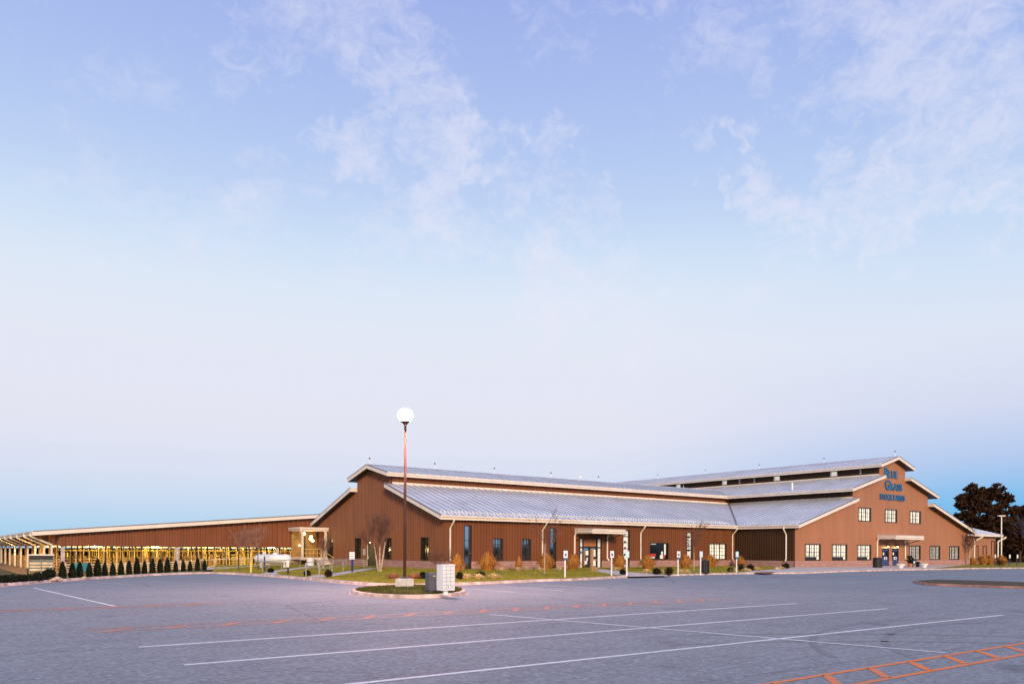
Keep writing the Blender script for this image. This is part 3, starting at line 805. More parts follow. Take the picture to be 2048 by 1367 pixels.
xk = [12.1, 15.6, 19.1, 22.6, 26.1]
for i in range(4):
    pen_fence(xk[i], 96.3, xk[i+1], 96.3, (.15, .40, .65, .90), 1.12, '%s pale board fence panel from the left behind the arborvitae row' % ORD[i], 'board fences at the front of the shed', 'paleboard', 'paleboard')
for i, (a, b) in enumerate(((26.1, 29.2), (29.2, 32.3), (32.3, 35.4))):
    f = pen_fence(a, 96.3, b, 96.3, (.12, .95), 1.05, '%s pale barred fence panel counted from the board fences toward the porch' % ORD[i], 'barred fences at the front of the shed', 'paleboard', 'paleboard', n=2, rh=.07)
    for k in range(8):
        mb = MB(); xx = a+(b-a)*(k+.5)/8; mb.box(xx-.02, 96.27, hgt(xx, 96.3)+.15, xx+.02, 96.31, hgt(xx, 96.3)+.98); mb.build('bar', 'yellowpipe', f)
rr = random.Random(3)
for yy in (99.4, 101.8, 104.5, 107.5, 110, 113, 116, 123, 131, 140):
    for k in range(6):
        x0 = 12.3+k*6.0+rr.uniform(-.2, .2)
        pen_fence(x0, yy, x0+5.6, yy, (.2, .5, .8, 1.1, 1.45), lambda i: rr.choice((1.7, 1.8, 2.6, 3.2)), 'weathered plank pen divider across the inside of the cattle shed',
                  'pen dividers inside the shed', rr.choice(('oldwood', 'oldwood', 'darkpost', 'yellowpipe')), 'oldwood', n=rr.choice((3, 4, 6)), parts=False, rh=.13)
for xx in (14.5, 18, 21, 25.5, 29, 33, 38):
    for yy in (101, 111, 121):
        pen_fence(xx, yy, xx, yy+9, (.3, .65, 1.0, 1.4), lambda i: rr.choice((1.7, 2.2, 3.2)), 'plank pen divider running back into the cattle shed',
                  'lengthwise pen dividers inside the shed', rr.choice(('oldwood', 'yellowpipe')), 'oldwood', n=4, parts=False, rh=.12)
for k in range(9):
    pen_fence(11.9, 99+k*7, 11.9, 99+k*7+6.6, (.2, .5, .8, 1.1, 1.4), 1.65, 'plank fence panel along the open left side of the shed', 'side fences of the shed', 'oldwood', 'oldwood', n=3, parts=False, rh=.13)
cw = MB()
for yy, z in ((98.3, 1.72), (102.5, 1.80)):
    cw.tube((12, yy, z), (38, yy, z), .045, .045, 6)
    k = 0
    while 12+k*1.35 < 38: cw.tube((12+k*1.35, yy, -.7), (12+k*1.35, yy, z if k % 3 else 2.3), .045 if k % 4 else .07, .045, 5); k += 1
tag(cw.build('catwalk_rail', 'yellowpipe'), 'long yellow pipe catwalk rail on posts just inside the shed front', 'railing')
dpm = MB()
for k in range(34):
    xx = 12.9+k*.74+rr.uniform(-.3, .3); dpm.box(xx-.06, 99.2, -.8, xx+.06, 99.32, 2.3)
tag(dpm.build('dark_post_row', 'darkpost'), 'row of dark upright posts holding the shed front pens', 'posts', kind='stuff')

# =================================================================== small hip-roofed building at right
hb = thing('hip_roof_building', 'small brown building with pale hip roof behind the big gable at right', 'building', (131, 62, 0))
HX0, HX1, HY0, HY1 = 131.2, 153.6, 62.0, 77.0
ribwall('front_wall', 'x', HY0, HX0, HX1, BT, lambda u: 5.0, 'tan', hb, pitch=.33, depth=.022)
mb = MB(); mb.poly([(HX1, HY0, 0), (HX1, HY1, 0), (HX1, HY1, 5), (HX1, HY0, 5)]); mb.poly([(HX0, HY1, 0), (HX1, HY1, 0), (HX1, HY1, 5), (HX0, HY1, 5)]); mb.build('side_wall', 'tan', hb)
mb = MB(); mb.box(HX0, HY0-.07, -.2, HX1+.05, HY0-.03, BT); mb.build('plinth', 'block', hb)
e = .8; zt = 5.2; hr = 7.9; zr = zt+hr*.36
A_ = [(HX0-e, HY0-e, zt), (HX1+e, HY0-e, zt), (HX1+e, HY1+e, zt), (HX0-e, HY1+e, zt)]
r0 = (HX0+hr, (HY0+HY1)/2, zr); r1 = (HX1-hr, (HY0+HY1)/2, zr)
mb = MB(); mb.poly([A_[0], A_[1], r1, r0]); mb.poly([A_[1], A_[2], r1]); mb.poly([A_[2], A_[3], r0, r1]); mb.poly([A_[3], A_[0], r0])
k = HX0-e
while k < HX1+e:
    top = min(1, (k-HX0+e)/(hr+e) if k < r0[0] else ((HX1+e-k)/(hr+e) if k > r1[0] else 1))
    y1 = HY0-e+(r0[1]-HY0+e)*top; z1 = zt+(zr-zt)*top
    mb.prism([(k-.03, HY0-e, zt), (k, HY0-e, zt+.06), (k+.03, HY0-e, zt)], (0, y1-HY0+e, z1-zt)); k += .5
rf = mb.build('roof', 'roof', hb)
mb = MB(); mb.box(HX0-e, HY0-e-.15, zt-.38, HX1+e+.15, HY0-e, zt-.01); mb.build('gutter', 'cream', rf)
mb = MB(); mb.box(HX1+e, HY0-e, zt-.38, HX1+e+.15, HY1+e, zt-.01); mb.build('gutter', 'cream', rf)
mb = MB(); mb.poly([(HX0-e, HY0-e, zt-.39), (HX1+e, HY0-e, zt-.39), (HX1+e, HY1, zt-.39), (HX0-e, HY1, zt-.39)]); mb.build('soffit', 'soffit', rf)
for pa, pb, z0, z1 in ((1951, 1955.5, .9, 3.2), (1965.5, 1972, .9, 3.2), (1982, 1988, .2, 4.1)):
    window(hb, 'x', HY0-.06, wx(pa, HY0), wx(pb, HY0), z0, z1, 1, 3, 'darkglass')
for px in (1947, 1994):
    u = wx(px, HY0)
    mb = MB(); mb.path([(u+1.2, HY0-e-.1, 4.9), (u+1.2, HY0-e-.1, 4.7), (u, HY0-.15, 4.0), (u, HY0-.15, .9)], .14, 8); mb.build('downspout', 'cream_pipe', hb)
mb = MB(); mb.box(HX0-.3, HY0-2.0, 3.55, HX0+5.0, HY0-.1, 4.0); cp = mb.build('entrance_canopy', 'cream', hb)
mb = MB(); mb.box(HX0+1.2, HY0-.09, 0, HX0+3.4, HY0-.03, 2.9); mb.build('entrance_door', 'frame', hb)

# =================================================================== lawns, walks
def px_poly(pts, z=0): return [G(*p, z) for p in pts]
off1 = offset(EDGE, .40)
i0, i1 = 7, 23
lawn_pts = off1[i0:i1+1]+[Vector((85.0, 57.2, 0)), Vector((85.0, 65.8, 0)), Vector((AX0+.1, 65.8, 0)), Vector((AX0+.1, 96.9, 0)), Vector((35, 95.6, 0)), Vector((27, 94, 0))]
sheet('lawn', lawn_pts, 'lawn', .115, 'olive green lawn between the kerb and the long front wing', 'lawn')
verge = off1[0:i0+1]+offset(EDGE, 3.0)[0:i0+1][::-1]
sheet('verge', verge, 'lawn', .112, 'narrow grass verge under the arborvitae row', 'lawn')
right_l = off1[28:32]+[Vector((200, 61.9, 0)), Vector((131.0, 61.9, 0)), Vector((131.0, 57.2, 0))]
sheet('lawn', right_l, 'lawn', .113, 'grass strip in front of the small hip roofed building', 'lawn')
walk = off1[23:29]+[Vector((130.9, 56.78, 0)), Vector((85.0, 56.78, 0))]
sheet('pavement', walk, 'concrete', .128, 'pale concrete pavement along the lettered gable', 'pavement')
sheet('path', px_poly([(1176, 1139), (1204, 1137.2), (1246, 1142), (1300, 1146), (1330, 1147.8), (1336, 1150.6), (1300, 1151.2), (1264, 1152.2), (1234, 1148.8)], .122), 'concrete', .122, 'pale concrete path from the front wing entrance to the kerb', 'path')
sheet('path', px_poly([(650, 1153), (668, 1151), (756, 1135.5), (740, 1134.5), (662, 1146), (640, 1151)], .12), 'concrete', .12, 'concrete path climbing to the gable door', 'path')
sheet('path', px_poly([(534, 1148.5), (560, 1147.5), (552, 1143.5), (634, 1132), (626, 1130.5), (545, 1140.5), (520, 1147)], .121), 'concrete', .121, 'concrete path running back to the porch steps', 'path')
sheet('path', px_poly([(612, 1153.5), (652, 1153.5), (645, 1148), (628, 1149)], .124), 'concrete', .124, 'short concrete landing at the kerb between the two rails', 'path')
sheet('path', px_poly([(409, 1139.2), (520, 1131.5), (520, 1129), (411, 1134.5)], .117), 'concrete', .117, 'light concrete apron in front of the barred pens', 'path')
sheet('warning_pad', px_poly([(1506, 1143.9), (1532, 1142.2), (1556, 1143.2), (1530, 1146)], .135), 'red_pad', .135, 'brick red ramp pad set into the pavement by the side wall', 'pavement')

# =================================================================== markings
def line(p, q, w, mat, label, name='parking_line', z=.005, group=None):
    a = Vector(p); b = Vector(q); t = (b-a).normalized(); n = Vector((-t.y, t.x))*(w/2)
    mb = MB(); mb.poly([(*(a-n), z), (*(b-n), z), (*(b+n), z), (*(a+n), z)])
    return struct(mb.build(name, mat), label, 'road marking', group)
line((5-1.0, 10.86), (27.9, 11.0), .13, 'white_paint', 'nearest long white stall line')
line((3.6, 14.3), (27.5, 14.6), .14, 'white_paint', 'middle long white stall line')
line((3.5, 17.4), (27.1, 18.0), .15, 'white_paint', 'farthest of the three long white stall lines')
line((14.15, 20.2), (16.35, 7.5), .12, 'white_paint', 'thin white line crossing the long stall lines', z=.008)
line((4.4, 46.1), (5.3, 30.0), .12, 'white_paint', 'white line at the far left of the lot')
def ladder(x0, x1, y0, y1, sp, mat, label, slant=.75, w=.12, rail=True, group=None):
    mb = MB(); z = .006
    def quad(a, b, w):
        a = Vector(a); b = Vector(b); t = (b-a).normalized(); n = Vector((-t.y, t.x))*(w/2)
        mb.poly([(*(a-n), z), (*(b-n), z), (*(b+n), z), (*(a+n), z)])
    if rail: quad((x0, y0), (x1, y0), w); quad((x0, y1), (x1, y1), w)
    x = x0+.3
    while x < x1-slant:
        quad((x, y0+w*.5), (x+slant, y1-w*.5), w*1.25); x += sp
    return struct(mb.build('hatched_marking', mat), label, 'road marking')
ladder(6.6, 30, 6.5, 7.3, 1.36, 'orange_paint', 'bright orange ladder hatching across the near right corner')
ladder(3.2, 27.2, 21.0, 21.9, 1.36, 'faded_orange', 'long faded orange ladder hatching beyond the stall lines')
ladder(-16, 8.9, 29.3, 30.1, 1.36, 'faded_orange', 'faded orange ladder hatching at the far left')
ladder(14.5, 21, 62.0, 62.6, 1.6, 'faded_orange', 'small faint orange hatching near the far kerb', slant=.4) if False else None
for k in range(5):
    x = 22.6+k*3.0; line((x, 30.2), (x+.2, 36.2), .10, 'white_paint' if k < 3 else 'pale_paint', 'white stall line in the row beside the island', group='stall lines by the island')
for k in range(9):
    x = 3.0+k*2.75
    line((x+6.3, 47.0+k*1.2), (x+5.2, 52.5+k*1.2), .10, 'pale_paint', 'faint white stall line near the arborvitae kerb', group='stall lines by the far kerb')
for k in range(7):
    a = G(1180+k*62, 1158.5-k*1.5); line((a.x, a.y), (a.x, a.y-5.2), .10, 'pale_paint', 'faint white stall line before the front lawn', group='stall lines before the lawn')
for k, (px, py) in enumerate(((1262, 1163), (1300, 1160), (1345, 1160), (1400, 1157), (1455, 1156), (1505, 1156), (1545, 1153.5), (1560, 1152.5), (1585, 1153), (1610, 1154.5))):
    a = G(px, py)
    line((a.x-1.0, a.y-.2), (a.x+.9, a.y+.35), .30, 'blue_paint', 'worn blue accessible bay dash', 'bay_marking', group='blue bay dashes', z=.007)

for k, (cx, cy, r_, a0, a1) in enumerate(((22, 1, 9.5, 70, 140), (22, 1, 11.0, 72, 138), (9, -2, 14, 20, 75), (9, -2, 15.6, 22, 72), (30, 22, 8, 150, 235), (30, 22, 9.5, 150, 230))):
    mb = MB(); n = 24
    for i in range(n):
        t0_, t1_ = R(a0+(a1-a0)*i/n), R(a0+(a1-a0)*(i+1)/n); q = .08
        mb.poly([(cx+(r_+d)*math.cos(t), cy+(r_+d)*math.sin(t), .0035) for d, t in ((-q, t0_), (-q, t1_), (q, t1_), (q, t0_))])
    struct(mb.build('tyre_mark', 'tyre'), 'faint curved dark tyre mark on the asphalt', 'tyre mark', 'tyre marks')
# =================================================================== islands
isl_px = [(702, 1186.5), (716, 1189.8), (745, 1193.2), (790, 1195.6), (835, 1196), (880, 1194.6), (912, 1191.6), (930, 1188), (933, 1184.6), (918, 1180), (890, 1176.5), (850, 1174.6), (800, 1174.4), (755, 1176.6), (722, 1180.3), (705, 1183.6)]
isl = [G(*p) for p in isl_px]
curb('island_kerb', isl, 'rounded concrete kerb ring of the lamp island', closed=True, h=.15, w=.24, g=.10)
def inset(poly, d):
    c = sum(poly, Vector())/len(poly); out = []
    n = len(poly)
    for i in range(n):
        a = poly[i-1]; b = poly[(i+1) % n]; t = (b-a); t.z = 0; t.normalize(); out.append(poly[i]+Vector((-t.y, t.x, 0))*d)
    return out
isg = inset(isl, .18)
icen = sum(isg, Vector())/len(isg)
mb = MB()
for i in range(len(isg)):
    a, b = isg[i], isg[(i+1) % len(isg)]
    ma, mb_ = a.lerp(icen, .5), b.lerp(icen, .5)
    mb.poly([(a.x, a.y, .14), (b.x, b.y, .14), (mb_.x, mb_.y, .22), (ma.x, ma.y, .22)]); mb.poly([(ma.x, ma.y, .22), (mb_.x, mb_.y, .22), (icen.x, icen.y, .24)])
struct(mb.build('island_lawn', 'dark_lawn'), 'small mound of dark grass on the lamp island', 'lawn')
ri_px = [(1826, 1164.5), (1850, 1169.5), (1920, 1172.5), (2000, 1175.2), (2060, 1177.5), (2300, 1186), (2300, 1175), (2060, 1168.2), (2010, 1166), (1940, 1163.6), (1870, 1162)]
ri = [G(*p) for p in ri_px]
curb('island_kerb', ri, 'long concrete kerb of the planted strip at right', closed=True, h=.14, w=.22, g=.08, mat='dark_curb')
sheet('island_lawn', inset(ri, .18), 'mulch', .15, 'dark grass on the long strip at the right edge', 'lawn')

# =================================================================== lamp post, mailboxes
b0 = G(809, 1182)
lp = thing('street_lamp', 'tall bronze lamp post with a glowing head on a white concrete block', 'street lamp', (b0.x, b0.y, .15))
mb = MB(); mb.rbox((b0.x, b0.y, .1), .62, .62, .52, .3); mb.build('concrete_base', 'pale_concrete', lp)
mb = MB(); mb.rbox((b0.x, b0.y, .62), .24, .24, .10, .3); mb.build('base_plate', 'grey', lp)
mb = MB(); mb.tube((b0.x, b0.y, .7), (b0.x, b0.y, 8.05), .078, .055, 12); mb.build('pole', 'bronze', lp, True)
hd = Vector((b0.x, b0.y, 8.45))
mb = MB(); mb.lathe((hd.x, hd.y, 8.0), [(.07, 0), (.15, .10), (.26, .16), (.20, .19)], 14); mb.build('pole_shade_collar', 'bronze', lp)  # added collar, widened to keep the globe's light off the pole
mb = MB(); mb.ball(hd, .36, .36, .34, 40, 28); mb.build('lamp_globe', 'bulb', lp, True)
def point(name, loc, e, col, r=.1, parent=None):
    l = bpy.data.lights.new(name, 'POINT'); l.energy = e; l.color = col; l.shadow_soft_size = r
    o = bpy.data.objects.new(name, l); COL.objects.link(o)
    if parent is not None:
        o.parent = parent; loc = Vector(loc)-parent.location
    o.location = loc; return o

c0 = G(891, 1186.3, .18)
mbx = thing('cluster_mailbox', 'white pedestal cluster mailbox with rows of small doors on the island', 'mailbox', (c0.x, c0.y, .16))
mb = MB(); mb.tube((c0.x, c0.y, .1), (c0.x, c0.y, .34), .12, .09, 10); mb.rbox((c0.x, c0.y, .12), .34, .34, .05, 0); mb.build('pedestal', 'white', mbx)
x0, x1, y0, y1 = c0.x-.31, c0.x+.33, c0.y-.20, c0.y+.20
mb = MB(); mb.box(x0, y0, .32, x1, y1, 1.36); mb.box(x0-.02, y0-.02, 1.36, x1+.02, y1+.02, 1.40); body = mb.build('cabinet', 'white', mbx)
for cI in range(3):
    for rI in range(6):
        mb = MB(); u = x0+.03+cI*.205; z = .40+rI*.155; mb.box(u, y0-.014, z, u+.19, y0-.001, z+.14); dd = mb.build('box_door', 'white', body)
        if (cI, rI) in ((2, 0), (1, 0)): k = MB(); k.box(u+.05, y0-.018, z+.05, u+.10, y0-.0145, z+.09); k.build('lock', 'grey', dd)
mb = MB()
for cI in range(4): mb.box(x0+.022+cI*.205, y0-.004, .38, x0+.029+cI*.205, y0-.0005, 1.33)
for rI in range(7): mb.box(x0+.03, y0-.004, .388+rI*.155, x1-.03, y0-.0006, .397+rI*.155)
mb.build('door_gaps', 'grey', body)
c1 = G(860.5, 1184.5, .18)
gb = thing('parcel_drop_box', 'dark grey steel drop box on a stubby pedestal beside the cluster mailbox', 'mailbox', (c1.x, c1.y, .16))
mb = MB(); mb.box(c1.x-.07, c1.y-.07, .1, c1.x+.07, c1.y+.07, .30); mb.build('pedestal', 'grey', gb)
mb = MB(); mb.prism([(c1.x-.16, c1.y-.15, .28), (c1.x-.16, c1.y+.15, .28), (c1.x-.16, c1.y+.15, .98), (c1.x-.16, c1.y+.08, 1.04), (c1.x-.16, c1.y-.08, 1.04), (c1.x-.16, c1.y-.15, .98)], (.36, 0, 0)); cb = mb.build('cabinet', 'grey', gb)
mb = MB(); mb.box(c1.x-.12, c1.y-.18, .76, c1.x+.16, c1.y-.151, .94); mb.build('pull_door', 'grey', cb)
mb = MB(); mb.box(c1.x+.02, c1.y-.22, .87, c1.x+.15, c1.y-.181, .92); mb.build('handle', 'galv', cb)

# =================================================================== signs on posts
SIGN_L = {1130: 'white post sign left of the entrance canopy with a small blue plate', 1223: 'white post sign right before the front entrance path',
          1253.5: 'white post sign before the tall poster window', 1356: 'white post sign between two dark shrubs and orange grass',
          1401: 'white post sign standing beside the black bin', 1473: 'cyan post sign nearest the dark side wall',
          1989.6: 'small post sign beside a dark shrub at the hip roofed building', 2018.6: 'small post sign second from the right edge', 2034: 'small post sign nearest the right edge'}
def acc_sign(px, py, col, pmat, hgt_=1.92):
    a = G(px, py, .1)
    s_ = thing('parking_sign', SIGN_L[px], 'sign', (a.x, a.y, .1), 'accessible parking signs')
    mb = MB(); mb.tube((a.x, a.y, 0), (a.x, a.y, hgt_-.1), .055, .055, 8); mb.build('post', pmat, s_)
    d = Vector((-FW.x, -FW.y, 0)); ang = math.atan2(-d.y, -d.x)-math.pi/2
    d2 = Vector((-.25, -1, 0)).normalized(); ang = math.atan2(d2.y, d2.x)+math.pi/2
    p_ = (a.x+d2.x*.075, a.y+d2.y*.075)
    mb = MB(); mb.rbox((*p_, hgt_-.50), .31, .02, .50, ang); pn = mb.build('sign_panel', col, s_)
    q = (a.x+d2.x*.095, a.y+d2.y*.095)
    mb = MB(); mb.rbox((*q, hgt_-.38), .14, .008, .20, ang); mb.build('symbol', 'signblue' if col == 'white' else 'white', pn) if pmat != 'navy' else None
    if px in (1130, 1356, 1473):
        mb = MB(); mb.rbox((*p_, hgt_-.66), .30, .02, .15, ang); mb.build('lower_plate', 'signblue', s_)
    return s_
for px, py in ((1130, 1154.8), (1223, 1151.6), (1253.5, 1151.6), (1356, 1148.2), (1401, 1147.2), (1473, 1144.6)):
    acc_sign(px, py, 'sidecyan' if px in (1473, 1401, 1253.5) else 'white', 'white', 2.0)
for px, py in ((1989.6, 1130.6), (2018.6, 1131), (2034, 1131)): acc_sign(px, py, 'white', 'navy', 1.75)
def info_sign(px, py, h, w, ph, pmat, label, rows=3, pw=.06):
    a = G(px, py, .1); s_ = thing('post_sign', label, 'sign', (a.x, a.y, .1))
    mb = MB(); mb.tube((a.x, a.y, 0), (a.x, a.y, h-.05), pw, pw, 8); mb.build('post', pmat, s_)
    d2 = Vector((-.6, -.8, 0)); ang = math.atan2(d2.y, d2.x)+math.pi/2; p_ = (a.x+d2.x*(pw+.02), a.y+d2.y*(pw+.02))
    mb = MB(); mb.rbox((*p_, h-ph), w, .02, ph, ang); pn = mb.build('sign_panel', 'white', s_)
    q = (a.x+d2.x*(pw+.036), a.y+d2.y*(pw+.036)); mb = MB()
    for r_ in range(rows): mb.rbox((*q, h-ph+.08+(ph-.16)*r_/rows), w*.6, .006, .035, ang)
    mb.build('print', 'grey', pn)
info_sign(704.5, 1143, 1.80, .44, .62, 'navy', 'white notice on a navy post beside the path to the gable door', pw=.09)
info_sign(529, 1141, 1.75, .26, .35, 'navy', 'small white notice on a dark post in front of the propane tank')
info_sign(576, 1148, 1.15, .20, .50, 'darkpost', 'low white marker on a dark post before the porch', 2)
p_ = PX(729.5, 1103, AX0)
ws = thing('wall_sign', 'white notice fixed to the gable wall beside the door', 'sign', (AX0-.05, p_.y, p_.z))
mb = MB(); mb.box(AX0-.08, p_.y-.33, p_.z-.36, AX0-.045, p_.y+.33, p_.z+.36); pn = mb.build('sign_panel', 'white', ws)
mb = MB()
for r_ in range(4): mb.box(AX0-.085, p_.y-.2, p_.z-.25+r_*.14, AX0-.081, p_.y+.2, p_.z-.2+r_*.14)
mb.build('print', 'grey', pn)
# wooden post before the entrance
a = G(1183, 1141.5, .1)
wp = MB(); wp.box(a.x-.11, a.y-.11, 0, a.x+.11, a.y+.11, 2.15); wp.prism([(a.x-.11, a.y-.11, 2.15), (a.x+.11, a.y-.11, 2.15), (a.x, a.y-.11, 2.22)], (0, .22, 0))
tag(wp.build('wooden_post', 'wood'), 'square orange brown wooden post standing before the front entrance', 'post')
# yellow post left of the tank
a = G(502, 1146, .1); mb = MB(); mb.tube((a.x, a.y, 0), (a.x, a.y, 1.75), .08, .08, 8); mb.ball((a.x, a.y, 1.75), .08, .08, .05, 8, 6)
tag(mb.build('bollard', 'yellowpipe'), 'tall yellow pipe bollard at the kerb left of the propane tank', 'bollard')

# handrails
def rails(pts, h, label, mat='galv'):
    P = [G(*p, .1) for p in pts]
    r_ = thing('handrail', label, 'handrail', tuple(P[0]), None)
    for hh in (h, h*.55):
        mb = MB(); mb.path([p+Vector((0, 0, hh)) for p in P], .032, 6); mb.build('rail', mat, r_)
    for p in P:
        mb = MB(); mb.tube(p-Vector((0, 0, .1)), p+Vector((0, 0, h)), .035, .035, 6); mb.build('post', mat, r_)
    mb = MB(); a, b = P[0], P[1]; t = (a-b); t.z = 0; t.normalize()
    mb.path([a+Vector((0, 0, h)), a+t*.35+Vector((0, 0, h-.08)), a+t*.35+Vector((0, 0, h*.55+.08)), a+Vector((0, 0, h*.55))], .032, 6); mb.build('return_loop', mat, r_)
rails([(638, 1151.5), (664, 1146.5), (686, 1142), (728, 1135.5)], .95, 'pipe handrail beside the path to the gable door')
rails([(612, 1152), (640, 1143), (660, 1138.5), (692, 1134)], .95, 'pipe handrail before the end wall with a looped end')
rails([(525, 1143.5), (538, 1141), (563, 1137.5), (600, 1133.5)], .85, 'pipe handrail along the path to the porch')
rails([(612.5, 1151.8), (598, 1141.5), (588, 1136)], 1.15, 'tall slim handrail before the porch steps') if False else None

# propane tank
t0 = G(509, 1135.5, .05); t1 = t0+RT*3.6+FW*.35
ax = (t1-t0); ax.z = 0; Lg = 3.7; ax.normalize(); c0 = t0+ax*.2
tk = thing('propane_tank', 'white horizontal propane tank with a domed lid on short legs', 'tank', tuple(t0))
mb = MB(); n = 16; z = 1.02; rr_ = .46
prof = [(-.02, .05), (.06, .25), (.18, .38), (.34, .46), (Lg-.34, .46), (Lg-.18, .38), (Lg-.06, .25), (Lg+.02, .05)]
sd = Vector((-ax.y, ax.x, 0))
i0_ = len(mb.v)
for s_, r_ in prof:
    for k in range(n):
        th = 2*math.pi*k/n; q = c0+ax*(s_-.2)+sd*(r_*math.cos(th)); mb.v.append((q.x, q.y, z+r_*math.sin(th)))
for j in range(len(prof)-1):
    for k in range(n): mb.f.append([j*n+k, j*n+(k+1) % n, (j+1)*n+(k+1) % n, (j+1)*n+k])
mb.f.append(list(range(n))[::-1]); mb.f.append([(len(prof)-1)*n+k for k in range(n)])
tb_ = mb.build('tank_body', 'white', tk, True)
q = c0+ax*(Lg*.5); mb = MB(); mb.lathe((q.x, q.y, z+.42), [(.26, 0), (.26, .14), (.2, .22), (.04, .25)], 12); mb.build('lid', 'white', tb_)
for s_ in (.5, Lg-.9):
    for w_ in (-.22, .22):
        q = c0+ax*s_+sd*w_; mb = MB(); mb.box(q.x-.07, q.y-.07, 0, q.x+.07, q.y+.07, .66); mb.build('leg', 'white', tk)
a = G(621, 1131.5, .05)
mb = MB(); mb.lathe((a.x, a.y, 0), [(.42, 0), (.42, .9), (.38, 1.0), (.1, 1.06)], 14); bb = tag(mb.build('storage_drum', 'white'), 'upright white drum beside the porch steps', 'drum')
# clutter of low logs/rails beside the porch
rk = random.Random(5); mb = MB()
for k in range(16):
    a = G(rk.uniform(548, 606), rk.uniform(1129, 1133.5), .05); t = rk.uniform(0, 3.14); l_ = rk.uniform(.5, 1.3)
    d = Vector((math.cos(t), math.sin(t), rk.uniform(-.15, .4)))*l_
    mb.tube(a+Vector((0, 0, rk.uniform(.1, .5))), a+d+Vector((0, 0, rk.uniform(.15, .6))), .05, .04, 5)
tag(mb.build('timber_pile', 'oldwood'), 'loose pile of timber pieces between tank and porch', 'timber pile')

# stock trailer at far left
ta = G(57, 1152, -.1)
tr = thing('stock_trailer', 'small pale slatted stock trailer parked at the left corner of the shed', 'trailer', (ta.x, ta.y, -.15))
uy = Vector((ta.x, ta.y, 0)).normalized(); ux = Vector((uy.y, -uy.x, 0))
def TQ(u, v, z): q = ta+ux*u+uy*v; return (q.x, q.y, z)
def tbox(mb, u0, v0, z0, u1, v1, z1): mb.prism([TQ(u0, v0, z0), TQ(u1, v0, z0), TQ(u1, v1, z0), TQ(u0, v1, z0)], (0, 0, z1-z0))
mb = MB(); tbox(mb, 0, 0, .25, .05, 2.6, 1.45); tbox(mb, 1.55, 0, .25, 1.6, 2.6, 1.45); tbox(mb, .05, 2.55, .25, 1.55, 2.6, 1.45); tbox(mb, .05, 0, .25, 1.55, 2.55, .3); bd_ = mb.build('body', 'sage', tr)
mb = MB(); tbox(mb, -.04, -.05, 1.45, 1.64, 2.65, 1.53); mb.build('roof', 'cream', tr)
for z in (.32, .55, .78):
    mb = MB(); tbox(mb, .06, -.03, z, 1.54, .02, z+.17); mb.build('slat', 'paleboard', bd_)
mb = MB(); tbox(mb, .06, -.02, 1.0, 1.54, .02, 1.13); mb.build('slat', 'sage', bd_)
mb = MB(); tbox(mb, .78, -.05, .3, .84, -.031, 1.2); mb.build('gate_bar', 'sage', bd_)
mb = MB(); tbox(mb, .06, .06, 1.16, 1.54, .10, 1.44); mb.build('dark_interior', 'black', bd_)
for u in (-.1, 1.62):
    mb = MB(); q0 = TQ(u, 1.3, .2); q1 = TQ(u+.1, 1.3, .2); mb.tube(q0, q1, .3, .3, 14); mb.build('wheel', 'black', tr)
a = G(163, 1141, -.2)
mb = MB(); mb.lathe((a.x, a.y, -.3), [(.72, 0), (.78, .75), (.78, .85), (.72, .85), (.66, .2)], 20); tag(mb.build('water_trough', 'teal'), 'round teal water trough behind the arborvitae row', 'trough')

# bins, planters and bench at the lettered gable
def bin_(px, py, label, h=1.0, w=.62):
    a = G(px, py, .1); b_ = thing('litter_bin', label, 'bin', (a.x, a.y, .1), None)
    mb = MB(); mb.lathe((a.x, a.y, .1), [(w*.42, 0), (w*.5, .05), (w*.5, h-.15)], 14); mb.build('body', 'black', b_)
    mb = MB(); mb.lathe((a.x, a.y, .1), [(w*.53, h-.15), (w*.53, h-.08), (w*.4, h), (w*.1, h+.04)], 14); mb.build('lid', 'black', b_)
    mb = MB()
    for k in range(14):
        t = 2*math.pi*k/14; mb.box(a.x+w*.5*math.cos(t)-.015, a.y+w*.5*math.sin(t)-.015, .15, a.x+w*.5*math.cos(t)+.015, a.y+w*.5*math.sin(t)+.015, h-.08)
    mb.build('slat_cage', 'frame', b_)
bin_(1409, 1146.5, 'black slatted litter bin on the front lawn', 1.15, .75)
bin_(1755, 1134.6, 'black litter bin left of the blue doors', 1.25, 1.05)
def planter(px, py, label):
    a = G(px, py, .1); p__ = thing('stone_planter', label, 'planter', (a.x, a.y, .1), 'white bowl planters')
    mb = MB(); mb.lathe((a.x, a.y, .1), [(.28, 0), (.30, .06), (.24, .12), (.44, .34), (.52, .48), (.47, .5), (.40, .42)], 18); mb.build('bowl', 'white', p__, True)
    mb = MB(); r_ = random.Random(int(px))
    for k in range(60): t = r_.uniform(0, 6.28); q = r_.uniform(0, .38); mb.leaf((a.x+q*math.cos(t), a.y+q*math.sin(t), .55+r_.uniform(0, .14)), .09, r_)
    mb.build('plants', 'palegrass', p__)
planter(1801, 1135.5, 'white bowl planter in front of the blue doors'); planter(1848, 1134.2, 'white bowl planter right of the dark bench')
a = G(1829, 1133.5, .1)
bn = thing('bench', 'dark bench with white cushion against the gable by the downspout', 'bench', (a.x, a.y, .1))
mb = MB(); mb.box(a.x-.9, a.y-.25, .45, a.x+.9, a.y+.25, .55); mb.build('seat', 'black', bn)
mb = MB(); mb.box(a.x-.9, a.y+.22, .55, a.x+.9, a.y+.28, 1.15); mb.build('backrest', 'black', bn)
for sx_ in (-.8, .8):
    mb = MB(); mb.box(a.x+sx_-.05, a.y-.22, .1, a.x+sx_+.05, a.y+.22, .45); mb.build('leg', 'black', bn)
    mb = MB(); mb.box(a.x+sx_-.05, a.y-.25, .55, a.x+sx_+.05, a.y+.25, .8); mb.build('armrest', 'black', bn)
